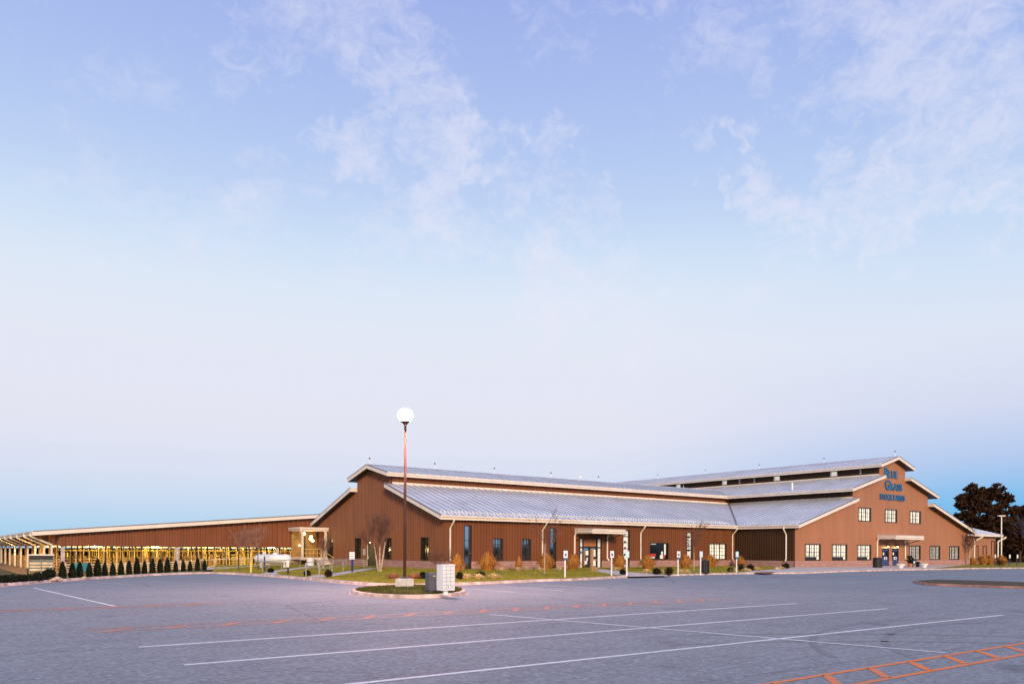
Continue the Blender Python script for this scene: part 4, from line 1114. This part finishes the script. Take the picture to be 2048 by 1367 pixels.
cu_ = MB(); cu_.ball((a.x-.25, a.y-.02, .72), .30, .16, .24, 12, 8); tag(cu_.build('cushion', 'sidecyan', None, True), 'pale cushion lying on the dark bench', 'cushion')
ps = MB(); ps.lathe((a.x-1.35, a.y-.1, .1), [(.24, 0), (.30, .45), (.33, .5), (.28, .5)], 14); pt = thing('potted_shrub', 'dark leafy shrub in a terracotta pot left of the bench', 'potted plant', (a.x-1.35, a.y-.1, .1))
ps.build('pot', 'terracotta', pt)
ps = MB(); r_ = random.Random(9)
for k in range(260): d = Vector((r_.gauss(0, 1), r_.gauss(0, 1), r_.gauss(0, 1))).normalized()*r_.uniform(.5, 1); ps.leaf((a.x-1.35+d.x*.5, a.y-.1+d.y*.5, 1.1+d.z*.55), .1, r_)
ps.build('foliage', 'shrub', pt)

# =================================================================== planting
def leaf_mass(mb, c, rx, ry, rz, n, sz, rg, shell=.55, shape=None):
    for _ in range(n):
        d = Vector((rg.gauss(0, 1), rg.gauss(0, 1), rg.gauss(0, 1))).normalized()
        r_ = rg.uniform(shell, 1.0)
        if shape: r_ *= shape(d)
        mb.leaf((c[0]+d.x*rx*r_, c[1]+d.y*ry*r_, c[2]+d.z*rz*r_), sz*rg.uniform(.6, 1.3), rg)
# clipped arborvitae
def arbor(seed):
    rg = random.Random(seed); mb = MB(); H = 1.14
    for _ in range(900):
        t = rg.random(); z = .03+t*(H-.03)
        R_ = .245*(max(0, 1-t**1.9))**.66*(1.0 if t > .25 else .82+.18*t/.25)*rg.uniform(.88, 1.1)
        th = rg.uniform(0, 6.28); q = R_*math.sqrt(rg.uniform(.45, 1)); mb.leaf((q*math.cos(th), q*math.sin(th), z), .055, rg, .5)
    mb.lathe((0, 0, 0), [(.16, .06), (.18, .25), (.15, .6), (.10, .9), (.02, 1.05)], 9)
    return mb
arb = []
for k in range(3):
    a_ = thing('arborvitae', '', 'shrub', (0, 0, 0), 'arborvitae row along the kerb'); arbor(k).build('foliage', 'evergreen', a_)
    mb = MB(); mb.tube((0, 0, 0), (0, 0, .2), .04, .03, 6); mb.build('trunk', 'bark', a_); arb.append(a_)
axs = [125, 144.5, 159.5, 178.5, 195, 209.6, 225.6, 242, 258, 274, 289, 305, 320, 334.5, 351.5, 366.5, 380, 395, 409]
rg = random.Random(11)
for i, px in enumerate(axs):
    py = 1157.4+(1139.8-1157.4)*(px-125)/(409-125)
    a_ = arb[i] if i < 3 else copy_tree(arb[i % 3])
    q = G(px, py, .1); a_.location = (q.x, q.y, .1)
    s_ = rg.uniform(.80, 1.03); a_.scale = (s_*rg.uniform(.95, 1.1), s_, s_*rg.uniform(.96, 1.06)); a_.rotation_euler = (0, 0, rg.uniform(0, 6))
    a_['label'] = '%s dark conical arborvitae from the low hedge end of the kerb row' % ORD[i]
# low dark hedge at the left edge
for i, (px, py, w_, h_) in enumerate(((8, 1165.5, 1.1, .42), (34, 1163.5, 1.0, .40), (60, 1161.8, 1.1, .38), (84, 1160, .8, .50), (97, 1158.5, .55, .62))):
    q = G(px, py, .1); mb = MB(); leaf_mass(mb, (q.x, q.y, .1+h_*.5), w_*.75, w_*.75, h_*.62, 700, .07, random.Random(40+i), .3)
    tag(mb.build('hedge_shrub', 'evergreen'), '%s low dark spreading shrub from the left edge of the photo' % ORD[i], 'shrub', 'low hedge shrubs')
# round dark shrubs
SH = [(541.5, 1144.6, 13, 9.5, 'at the kerb end of the porch path'), (614.5, 1151.5, 15, 12, 'behind the kerb rail posts'), (657, 1153.8, 16, 16, 'where the gable path meets the kerb'),
      (846, 1157, 16, 15, 'behind the grey drop box'), (919, 1158.5, 14, 16, 'right behind the cluster mailbox'), (961, 1155.6, 21, 14, 'on the front lawn below the grass mound'),
      (1245.5, 1149, 14, 11.5, 'between the entrance path and the poster window sign'), (1313.5, 1149.2, 18, 14.5, 'below the wide dark window, left of a pair'), (1338, 1149.2, 20, 16, 'below the wide dark window, right of a pair'),
      (1462, 1143.4, 16, 9.5, 'low and flat before the corner downspout'), (1482.5, 1140.6, 15, 14, 'behind the cyan post sign'), (1501, 1140.4, 16, 13.5, 'right of the cyan post sign'),
      (1571, 1137.2, 17, 13, 'under the side wall downspout'), (2000, 1131, 20, 13, 'between the hip roofed building and the kerb')]
for i, (px, py, w_, h_, lab) in enumerate(SH):
    q = G(px, py, .1); s_ = (q-CAM).dot(FW)/FPX; W_ = w_*s_; H_ = h_*s_
    sh = thing('round_shrub', 'dark rounded shrub '+lab, 'shrub', tuple(q), 'dark rounded shrubs')
    mb = MB(); leaf_mass(mb, (q.x, q.y, q.z+H_*.48), W_*.5, W_*.5, H_*.55, 650, .055, random.Random(60+i), .35); mb.build('foliage', 'shrub' if i % 3 else 'evergreen', sh)
    mb = MB()
    for k in range(4): mb.tube((q.x, q.y, q.z-.05), (q.x+rg.uniform(-.2, .2), q.y+rg.uniform(-.2, .2), q.z+H_*.5), .02, .012, 4)
    mb.build('stems', 'bark', sh)
# ornamental grasses
OG = [(914, 1141, 25, 28, 'beside the corner downspout of the front wing'), (975.5, 1140.5, 36, 29.5, 'the widest, before the first small window'), (1037.5, 1138.5, 11, 22, 'small and thin between two windows'),
      (1092, 1138.5, 30, 27.5, 'behind the white trunked sapling'), (1146, 1138.5, 25, 26, 'left of the entrance storefront'), (1239, 1138.2, 24, 24, 'below the tall poster window'),
      (1295.5, 1137.4, 27, 23, 'left of the wide dark window'), (1370.5, 1136, 24, 23, 'below the tall poster strip'), (1419, 1135, 29, 22, 'below the triple window by the bin'), (1481, 1132, 15, 17, 'in the inner corner by the dark side wall'),
      (1945, 1128.6, 17, 12, 'leftmost by the hip roofed building'), (1966, 1128.6, 17, 16, 'middle left before the hip roofed building'), (1981, 1128.6, 17, 16, 'middle right before the hip roofed building'), (2003, 1128.4, 16, 16, 'rightmost by the far light pole')]
def grass_clump(mb, c, W_, H_, n, rg, wd=.012):
    for _ in range(n):
        th = rg.uniform(0, 6.28); t_ = rg.uniform(.05, 1.0)**.7; r_ = W_*.5*t_; L_ = H_*(rg.uniform(.78, 1.05) if rg.random() < .85 else rg.uniform(1.05, 1.28))*math.sqrt(max(.12, 1-.72*t_*t_))
        d = Vector((math.cos(th), math.sin(th), 0)); s_ = Vector((-d.y, d.x, 0))*wd*rg.uniform(.7, 1.5)
        b0_ = Vector(c)+d*(W_*.30*t_)
        p1 = b0_+d*r_*.2+Vector((0, 0, L_*.72)); p2 = b0_+d*r_*.55+Vector((0, 0, L_*1.0)); p3 = b0_+d*r_*1.0+Vector((0, 0, L_*rg.uniform(.05, .75)))
        mb.poly([b0_-s_, b0_+s_, p1+s_, p1-s_]); mb.poly([p1-s_, p1+s_, p2+s_*.9, p2-s_*.9]); mb.poly([p2-s_*.9, p2+s_*.9, p3])
for i, (px, py, w_, h_, lab) in enumerate(OG):
    q = G(px, py, .1); s_ = (q-CAM).dot(FW)/FPX
    mb = MB(); grass_clump(mb, q, w_*s_*1.12, h_*s_*1.05, 620, random.Random(80+i), .018)
    tag(mb.build('ornamental_grass', 'ograss'), 'mound of dry orange ornamental grass '+lab, 'ornamental grass', 'dry ornamental grasses')
# pale clumps and stones
PC = [(934, 1157), (957, 1156.8), (988, 1156), (1003, 1142), (1036.5, 1141.5), (1053, 1141), (1080, 1141), (1118, 1141), (1190, 1141), (1232, 1140.5), (1293, 1145.6), (1331, 1146.8), (1363, 1146.6), (1374, 1146.8), (1467, 1143.4), (1492, 1142.8), (1512, 1140), (1561, 1138), (787, 1157), (826, 1157), (838, 1156.5)]
for i, (px, py) in enumerate(PC):
    q = G(px, py, .1); r_ = random.Random(120+i)
    mb = MB(); grass_clump(mb, q, .95, .34, 130, r_, .02)
    tag(mb.build('dry_perennial', 'palegrass' if px > 840 else 'rust_leaf'), 'low straw coloured dry perennial in the beds before the front wing' if px > 840 else 'low rust coloured dry perennial behind the lamp island', 'plant', 'dry perennials')
for i, (px, py, w_) in enumerate(((112, 1159, .27), (119, 1159.3, .2), (106, 1159.8, .2), (168, 1155.6, .15), (1497, 1141.8, .35), (1554, 1138.6, .35))):
    q = G(px, py, .1); r_ = random.Random(150+i); mb = MB(); ph_ = [r_.uniform(.75, 1.15) for _ in range(12)]
    mb.ball((q.x, q.y, q.z+w_*.25), w_, w_*.8, w_*.5, 9, 6, lambda p_, t_: ph_[int(t_*1.9) % 12])
    tag(mb.build('boulder', 'rock'), ('pale limestone boulder at the hedge corner' if px < 160 else 'pale limestone boulder at the planting edge')+(', %s' % ('largest', 'right of the largest', 'left of the largest', 'by the arborvitae', 'near the cyan post sign', 'near the side wall downspout')[i]), 'boulder', 'limestone boulders')

def twig_tree(mbT, mbC, base, H, spread, rg, stems=1, r0=.05, levels=4, trunk_frac=.4, tilt=.12, tw=.006, leaves=None, nb=4):
    def grow(p, d, L_, r_, lv):
        q = p+d*L_
        (mbT if lv == 0 else mbC).tube(p, q, r_, r_*.62, 5 if lv < 2 else 3, False)
        if lv >= levels: 
            if leaves is not None and rg.random() < .75: leaves.leaf(q, .07, rg)
            return
        for k in range(nb if lv else nb+2):
            t = rg.uniform(.35, 1.0) if lv else rg.uniform(.55, 1.0)
            s_ = p+d*(L_*t)
            nd = (d+Vector((rg.gauss(0, 1), rg.gauss(0, 1), rg.gauss(.25, .5)))*spread).normalized()
            grow(s_, nd, L_*rg.uniform(.45, .72), max(tw, r_*.5), lv+1)
    for k in range(stems):
        th = rg.uniform(0, 6.28) if stems > 1 else 0
        d = Vector((math.cos(th)*tilt, math.sin(th)*tilt, 1)).normalized() if stems > 1 else Vector((rg.uniform(-.02, .02), rg.uniform(-.02, .02), 1))
        grow(Vector(base)+Vector((math.cos(th), math.sin(th), 0))*(.1 if stems > 1 else 0), d, H*trunk_frac, r0, 0)
def tree(name, label, px, py, H, seed, bark='bark_white', twig='twig', leaves=None, spread=.45, group=None, **kw):
    q = G(px, py, .1); t = thing(name, label, 'tree', tuple(q), group); rg = random.Random(seed)
    a_, b_, l_ = MB(), MB(), (MB() if leaves else None)
    twig_tree(a_, b_, q-Vector((0, 0, .1)), H, spread, rg, leaves=l_, **kw)
    a_.build('trunk', bark, t); b_.build('crown', twig, t)
    if l_ and l_.v: l_.build('leaves', leaves, t)
    return t
tree('birch_tree', 'bare multi-stemmed birch with pale trunks before the gable door', 759, 1142.4, 5.2, 21, stems=3, r0=.075, trunk_frac=.52, tilt=.16, spread=.34, nb=4, tw=.009)
tree('sapling', 'young bare sapling with straight white trunk on the front lawn', 1088.5, 1146.8, 4.9, 22, r0=.055, trunk_frac=.52, spread=.42, tw=.008)
tree('sapling', 'young sapling holding rust leaves beside the tall poster strip', 1388, 1140.5, 5.0, 23, r0=.055, trunk_frac=.50, spread=.42, leaves='rust_leaf', tw=.008)
tree('bare_tree', 'bare young tree with pale twigs before the shed, left of two', 477, 1139, 4.6, 24, bark='bark', twig='paletwig', r0=.05, trunk_frac=.5, spread=.4, tw=.010)
tree('bare_tree', 'bare young tree with pale twigs before the shed, right of two', 516, 1139, 4.4, 25, bark='bark', twig='paletwig', r0=.05, trunk_frac=.5, spread=.45, tw=.010)
tree('birch_tree', 'small birch with thin pale stems at the end corner of the gable wall', 645, 1137, 3.4, 26, stems=3, r0=.06, trunk_frac=.55, tilt=.1, spread=.25, nb=3, tw=.009)
tree('birch_tree', 'thin leaning birch at the corner of the lettered gable', 1937, 1129, 6.0, 27, stems=3, r0=.08, trunk_frac=.5, tilt=.14, spread=.4, nb=3, tw=.014)
tree('bare_shrub', 'bare reddish shrub left of the corner downspout', 884, 1147, 2.6, 28, bark='twig', twig='twig', stems=6, r0=.025, trunk_frac=.45, tilt=.5, spread=.4, nb=3, tw=.008)

# big trees at right
def crown_tree(name, label, px, dist, H, crown, mat, seed, n, sz, group=None, bark='bark', trunk_h=None):
    d = ray(px, 1104); q = CAM+d*dist; q.z = 0
    t = thing(name, label, 'tree', tuple(q), group); rg = random.Random(seed)
    a_ = MB(); c_ = MB(); top = trunk_h or H*.8
    a_.tube(q-Vector((0, 0, .3)), q+Vector((0, 0, top*.5)), H*.022, H*.014, 8, False); a_.tube(q+Vector((0, 0, top*.5)), q+Vector((.2, 0, top)), H*.014, H*.004, 6, False)
    for (u, z, r_) in crown:
        c0_ = q+RT*u; c0_.z = z
        st_ = q+Vector((0, 0, max(1.5, z-abs(u)*.7-r_)))
        a_.tube(st_, c0_, H*.007, H*.003, 5, False)
        for b in range(int(12+r_*9)):
            dd = Vector((rg.gauss(0, 1), rg.gauss(0, 1), rg.gauss(0, .75))).normalized()*r_*rg.uniform(.25, 1.0)
            cc = c0_+dd; rr2 = r_*rg.uniform(.24, .42)
            leaf_mass(c_, cc, rr2*1.3, rr2*1.3, rr2*.75, n, sz, rg, .2)
    a_.build('trunk', bark, t); c_.build('crown', mat, t)
    return t
S = 150.0/FPX
def cr(lst, cx, dist): s_ = dist/FPX; return [((px-cx)*s_, 2+(1104-py)*s_, r_*s_) for px, py, r_ in lst]
crown_tree('pine_tree', 'tall dark broad crowned pine behind the hip roofed building', 1958, 165, 16.5,
           cr([(1950, 985, 20), (1925, 1003, 17), (1985, 982, 18), (2005, 998, 16), (1965, 1010, 24), (1930, 1030, 20), (1990, 1030, 24), (1955, 1052, 26), (2000, 1055, 20), (1920, 1058, 14), (1970, 1080, 26), (2005, 1085, 20)], 1958, 165),
           'pine', 31, 44, .40)
crown_tree('dark_tree', 'dark dense tree at the right edge, lower than the pine', 2040, 172, 12,
           cr([(2030, 1022, 15), (2048, 1020, 14), (2020, 1048, 14), (2044, 1052, 18), (2062, 1040, 18), (2030, 1080, 20), (2052, 1088, 22)], 2040, 172), 'pine', 32, 40, .40)
for i, (px, dist, H, lab) in enumerate(((2052, 160, 13, 'bare grey tree reaching above the dark tree at the right edge'), (1909, 215, 12, 'faint bare tree behind the slope of the lettered gable'), (2028, 190, 11, 'bare grey tree between the pine and the right edge'), (2070, 185, 12, 'bare grey tree just past the right edge'))):
    d = ray(px, 1104); q = CAM+d*dist; q.z = 0
    t = thing('bare_tree', lab, 'tree', tuple(q), 'bare trees at right'); a_, b_ = MB(), MB()
    twig_tree(a_, b_, q, H, .42, random.Random(70+i), r0=.16, trunk_frac=.42, levels=4, nb=4, tw=.025); a_.build('trunk', 'bark', t); b_.build('crown', 'grey_twig', t)
# understory behind the hip building
for i, (px, dist, w_, h_) in enumerate(((1995, 178, 9, 5.5), (2020, 180, 9, 6.5), (2048, 182, 10, 6), (2075, 184, 9, 5))):
    d = ray(px, 1104); q = CAM+d*dist; mb = MB(); leaf_mass(mb, (q.x, q.y, h_*.4), w_*.5, w_*.5, h_*.6, 1500, .32, random.Random(90+i), .2)
    tag(mb.build('thicket', 'pine'), '%s dark thicket from the hip roofed building under the right hand trees' % ORD[i], 'thicket', 'thickets')
# light pole at right
a = G(2002.5, 1129.5, 0)
lp2 = thing('street_lamp', 'slim pale lamp pole with flat unlit heads beside the hip roofed building', 'street lamp', tuple(a))
mb = MB(); mb.tube((a.x, a.y, 0), (a.x, a.y, 7.9), .13, .09, 8); mb.build('pole', 'galv', lp2)
mb = MB(); mb.rbox((a.x, a.y, 7.9), 1.1, .4, .16, -.64); mb.build('lamp_head', 'cream', lp2)
# wood behind the viewer (seen only mirrored in the windows)
fw_ = MB(); r_ = random.Random(99)
for k in range(70):
    x = -150+k*9+r_.uniform(-4, 4); y = -118+r_.uniform(-10, 10); h_ = r_.uniform(2.4, 5.0)
    leaf_mass(fw_, (x, y, h_*.45), r_.uniform(4, 7), 4, h_*.56, 130, .75, r_, .2)
tag(fw_.build('far_wood', 'wood_far'), 'dark line of trees across the road behind the viewer', 'wood', kind='stuff')

# grass blades over lawn and islands
def in_poly(x, y, P):
    c = False; n = len(P)
    for i in range(n):
        a, b = P[i], P[i-1]
        if (a[1] > y) != (b[1] > y) and x < (b[0]-a[0])*(y-a[1])/(b[1]-a[1])+a[0]: c = not c
    return c
gm = MB(); r_ = random.Random(5)
Lp = [(p.x, p.y) for p in lawn_pts]; bx0, bx1 = min(p[0] for p in Lp), max(p[0] for p in Lp); by0, by1 = min(p[1] for p in Lp), max(p[1] for p in Lp)
cnt = 0
paths = [ [(p.x, p.y) for p in px_poly(L_, .12)] for L_ in ([(1176, 1139), (1204, 1137.2), (1246, 1142), (1300, 1146), (1330, 1147.8), (1336, 1150.6), (1300, 1151.2), (1264, 1152.2), (1234, 1148.8)],
   [(650, 1153), (668, 1151), (756, 1135.5), (740, 1134.5), (662, 1146), (640, 1151)], [(534, 1148.5), (560, 1147.5), (552, 1143.5), (634, 1132), (626, 1130.5), (545, 1140.5), (520, 1147)], [(612, 1153.5), (652, 1153.5), (645, 1148), (628, 1149)])]
for _ in range(60000):
    x = r_.uniform(bx0, bx1); y = r_.uniform(by0, by1)
    if not in_poly(x, y, Lp) or any(in_poly(x, y, P) for P in paths): continue
    h_ = r_.uniform(.04, .11); t = r_.uniform(0, 6.28); w_ = .03
    gm.poly([(x-w_*math.cos(t), y-w_*math.sin(t), .11), (x+w_*math.cos(t), y+w_*math.sin(t), .11), (x+r_.uniform(-.04, .04), y+r_.uniform(-.04, .04), .11+h_)]); cnt += 1
tag(gm.build('grass', 'lawn'), 'short olive grass growing on the front lawn', 'grass', kind='stuff')
gm = MB(); Lp = [(p.x, p.y) for p in isg]
bx0, bx1 = min(p[0] for p in Lp), max(p[0] for p in Lp); by0, by1 = min(p[1] for p in Lp), max(p[1] for p in Lp)
for _ in range(14000):
    x = r_.uniform(bx0, bx1); y = r_.uniform(by0, by1)
    if not in_poly(x, y, Lp): continue
    h_ = r_.uniform(.05, .13); t = r_.uniform(0, 6.28); w_ = .014
    k = 1-min(1, math.hypot(x-icen.x, y-icen.y)/3.5)
    z = .13+.09*k
    gm.poly([(x-w_*math.cos(t), y-w_*math.sin(t), z), (x+w_*math.cos(t), y+w_*math.sin(t), z), (x+r_.uniform(-.05, .05), y+r_.uniform(-.05, .05), z+h_)])
tag(gm.build('grass', 'dark_lawn'), 'dark grass growing on the lamp island', 'grass', kind='stuff')

# =================================================================== lights
SUN_EL = R(17); SUN_AZ = Vector((-.42, -.907, 0)).normalized()
sd_ = Vector((SUN_AZ.x*math.cos(SUN_EL), SUN_AZ.y*math.cos(SUN_EL), math.sin(SUN_EL)))
sl_ = bpy.data.lights.new('sun', 'SUN'); sl_.energy = 3.0; sl_.angle = R(10); sl_.color = (1, .74, .50)
so_ = bpy.data.objects.new('sun', sl_); COL.objects.link(so_); so_.rotation_euler = (-sd_).to_track_quat('-Z', 'Y').to_euler()
for x in (15.5, 22, 29, 36):
    for y in (100.5, 112, 126):
        point('pen_and_fill_light', (x, y, 2.05 if y < 105 else 2.6), 620, (1, .74, .26), .2, shed)
for y in (101, 112, 124, 140): point('pen_and_fill_light', (10.0, y, 1.4), 170, (1, .60, .22), .2, shed)  # added lamps without fixtures under the eave, warming the shed's side fences
point('porch_light', (px0+1.6, py0+1.6, 3.6), 45, (1, .74, .32), .2, bld)
for a, b in bd: point('door_light', ((a+b)/2, BY0-.38, 2.72), 14, (1, .70, .32), .08, bld)

# =================================================================== sky
w = bpy.data.worlds.new('World'); scene.world = w; w.use_nodes = True
nt = w.node_tree; nt.nodes.clear()
out = nt.nodes.new('ShaderNodeOutputWorld'); bg = nt.nodes.new('ShaderNodeBackground'); nt.links.new(bg.outputs[0], out.inputs[0])
tc = nt.nodes.new('ShaderNodeTexCoord'); sep = nt.nodes.new('ShaderNodeSeparateXYZ'); nt.links.new(tc.outputs['Generated'], sep.inputs[0])
zf = mrange(nt, sep.outputs[2], 0, .62)
def s2l(c): return tuple(((v/255)/12.92 if v/255 < .04045 else ((v/255+.055)/1.055)**2.4) for v in c)
def ramp(stops):
    r = nt.nodes.new('ShaderNodeValToRGB'); el = r.color_ramp.elements
    while len(el) > 1: el.remove(el[-1])
    for i, (p, c) in enumerate(stops):
        e_ = el[0] if i == 0 else el.new(p)
        e_.position = p; e_.color = (*s2l(c), 1)
    nt.links.new(zf, r.inputs[0]); return r.outputs[0]
left = ramp([(0, (160, 205, 236)), (.04, (174, 210, 238)), (.085, (196, 215, 239)), (.15, (215, 221, 239)), (.24, (226, 226, 240)), (.40, (226, 230, 243)), (.49, (219, 230, 245)), (.57, (204, 222, 245)), (.65, (188, 208, 242)), (.75, (175, 196, 239)), (.92, (158, 177, 233)), (1, (148, 167, 226))])
right = ramp([(0, (66, 166, 224)), (.05, (92, 180, 234)), (.10, (128, 188, 236)), (.16, (174, 198, 236)), (.26, (210, 216, 238)), (.38, (220, 228, 243)), (.48, (208, 224, 245)), (.57, (192, 214, 244)), (.66, (176, 200, 240)), (.78, (160, 184, 236)), (.92, (148, 170, 231)), (1, (140, 160, 224))])
hx = mrange(nt, sep.outputs[0], .66, .955, 0, 1, True)
c = mixc(nt, hx, left, right)
# wispy cloud banks placed by direction
nv = nt.nodes.new('ShaderNodeMapping'); nv.inputs['Scale'].default_value = (1.0, 1.0, 1.5); nt.links.new(tc.outputs['Generated'], nv.inputs[0])
n1 = noise(nt, nv.outputs[0], 9, 9, .62, .5); n2 = noise(nt, nv.outputs[0], 2.6, 5, .55, .3); n3 = noise(nt, nv.outputs[0], 42, 7, .75, .8)
wn = nt.nodes.new('ShaderNodeTexNoise'); wn.inputs['Scale'].default_value = 11; wn.inputs['Detail'].default_value = 5; wn.inputs['Roughness'].default_value = .6
nt.links.new(tc.outputs['Generated'], wn.inputs['Vector'])
wv = nt.nodes.new('ShaderNodeVectorMath'); wv.operation = 'MULTIPLY_ADD'; nt.links.new(wn.outputs['Color'], wv.inputs[0])
wv.inputs[1].default_value = (.34, .34, .34); wv.inputs[2].default_value = (-.17, -.17, -.17)
wa = nt.nodes.new('ShaderNodeVectorMath'); wa.operation = 'ADD'; nt.links.new(tc.outputs['Generated'], wa.inputs[0]); nt.links.new(wv.outputs[0], wa.inputs[1])
wz = nt.nodes.new('ShaderNodeVectorMath'); wz.operation = 'NORMALIZE'; nt.links.new(wa.outputs[0], wz.inputs[0])
mask = None
for px, py, deg, wgt in ((620, 40, 6, .9), (700, 30, 5, .9), (800, 60, 5, .9), (840, 150, 4.5, .95), (740, 215, 4, 1.0), (800, 265, 4, .85), (880, 330, 4.5, 1.1), (870, 420, 4.5, .95), (1000, 400, 4.5, .95), (1110, 400, 4, 1.0), (1135, 450, 3.2, 1.0),
                       (1130, 600, 5, 1.15), (1240, 590, 4, .95), (1330, 80, 8, .85), (1450, 140, 7, .75), (1230, 30, 7, .8), (1520, 250, 6, .5), (1850, 60, 8, .95), (1960, 150, 8, 1.0), (1960, 270, 7, .95), (1600, 350, 3.8, 1.15), (1740, 385, 3.8, 1.15), (1820, 410, 3.8, 1.1), (1940, 410, 3.6, 1.1),
                       (1440, 326, 2.2, 1.1), (1640, 460, 7, .8), (640, 400, 5, .7), (550, 340, 4, .85), (790, 530, 5, .9), (350, 440, 10, .7), (300, 130, 8, .6), (1620, 10, 4, .8), (480, 580, 9, .5)):
    d = ray(px, py).normalized()
    dp = nt.nodes.new('ShaderNodeVectorMath'); dp.operation = 'DOT_PRODUCT'; nt.links.new(wz.outputs[0], dp.inputs[0]); dp.inputs[1].default_value = d
    f = mrange(nt, dp.outputs['Value'], math.cos(R(deg*1.35)), math.cos(R(deg*.05)), 0, wgt, True)
    mask = f if mask is None else math_(nt, 'MAXIMUM', mask, f)
n1, n2, n3 = mrange(nt, n1, .25, .75), mrange(nt, n2, .25, .75), mrange(nt, n3, .22, .78)
cl = math_(nt, 'ADD', math_(nt, 'MULTIPLY', n1, .42), math_(nt, 'ADD', math_(nt, 'MULTIPLY', n2, .16), math_(nt, 'MULTIPLY', n3, .42)))
thr = math_(nt, 'SUBTRACT', .82, math_(nt, 'MULTIPLY', mask, .50))
den = math_(nt, 'MULTIPLY', math_(nt, 'SUBTRACT', cl, thr), 3.3)
den = math_(nt, 'MULTIPLY', math_(nt, 'MINIMUM', math_(nt, 'MAXIMUM', den, 0), 1), math_(nt, 'ADD', math_(nt, 'MULTIPLY', mask, .50), .02))
c = mixc(nt, den, c, s2l((232, 231, 246)))
# physical dusk sky underneath
sky = nt.nodes.new('ShaderNodeTexSky'); sky.sky_type = 'NISHITA'; sky.sun_disc = False
sky.sun_elevation = SUN_EL; sky.sun_rotation = math.atan2(SUN_AZ.x, SUN_AZ.y); sky.altitude = 200; sky.dust_density = 1.5
sk = mixc(nt, 1.0, sky.outputs[0], (.004, .004, .004), 'MULTIPLY')
c = mixc(nt, 1.0, c, sk, 'ADD')
nt.links.new(c, bg.inputs[0]); bg.inputs[1].default_value = 1.0
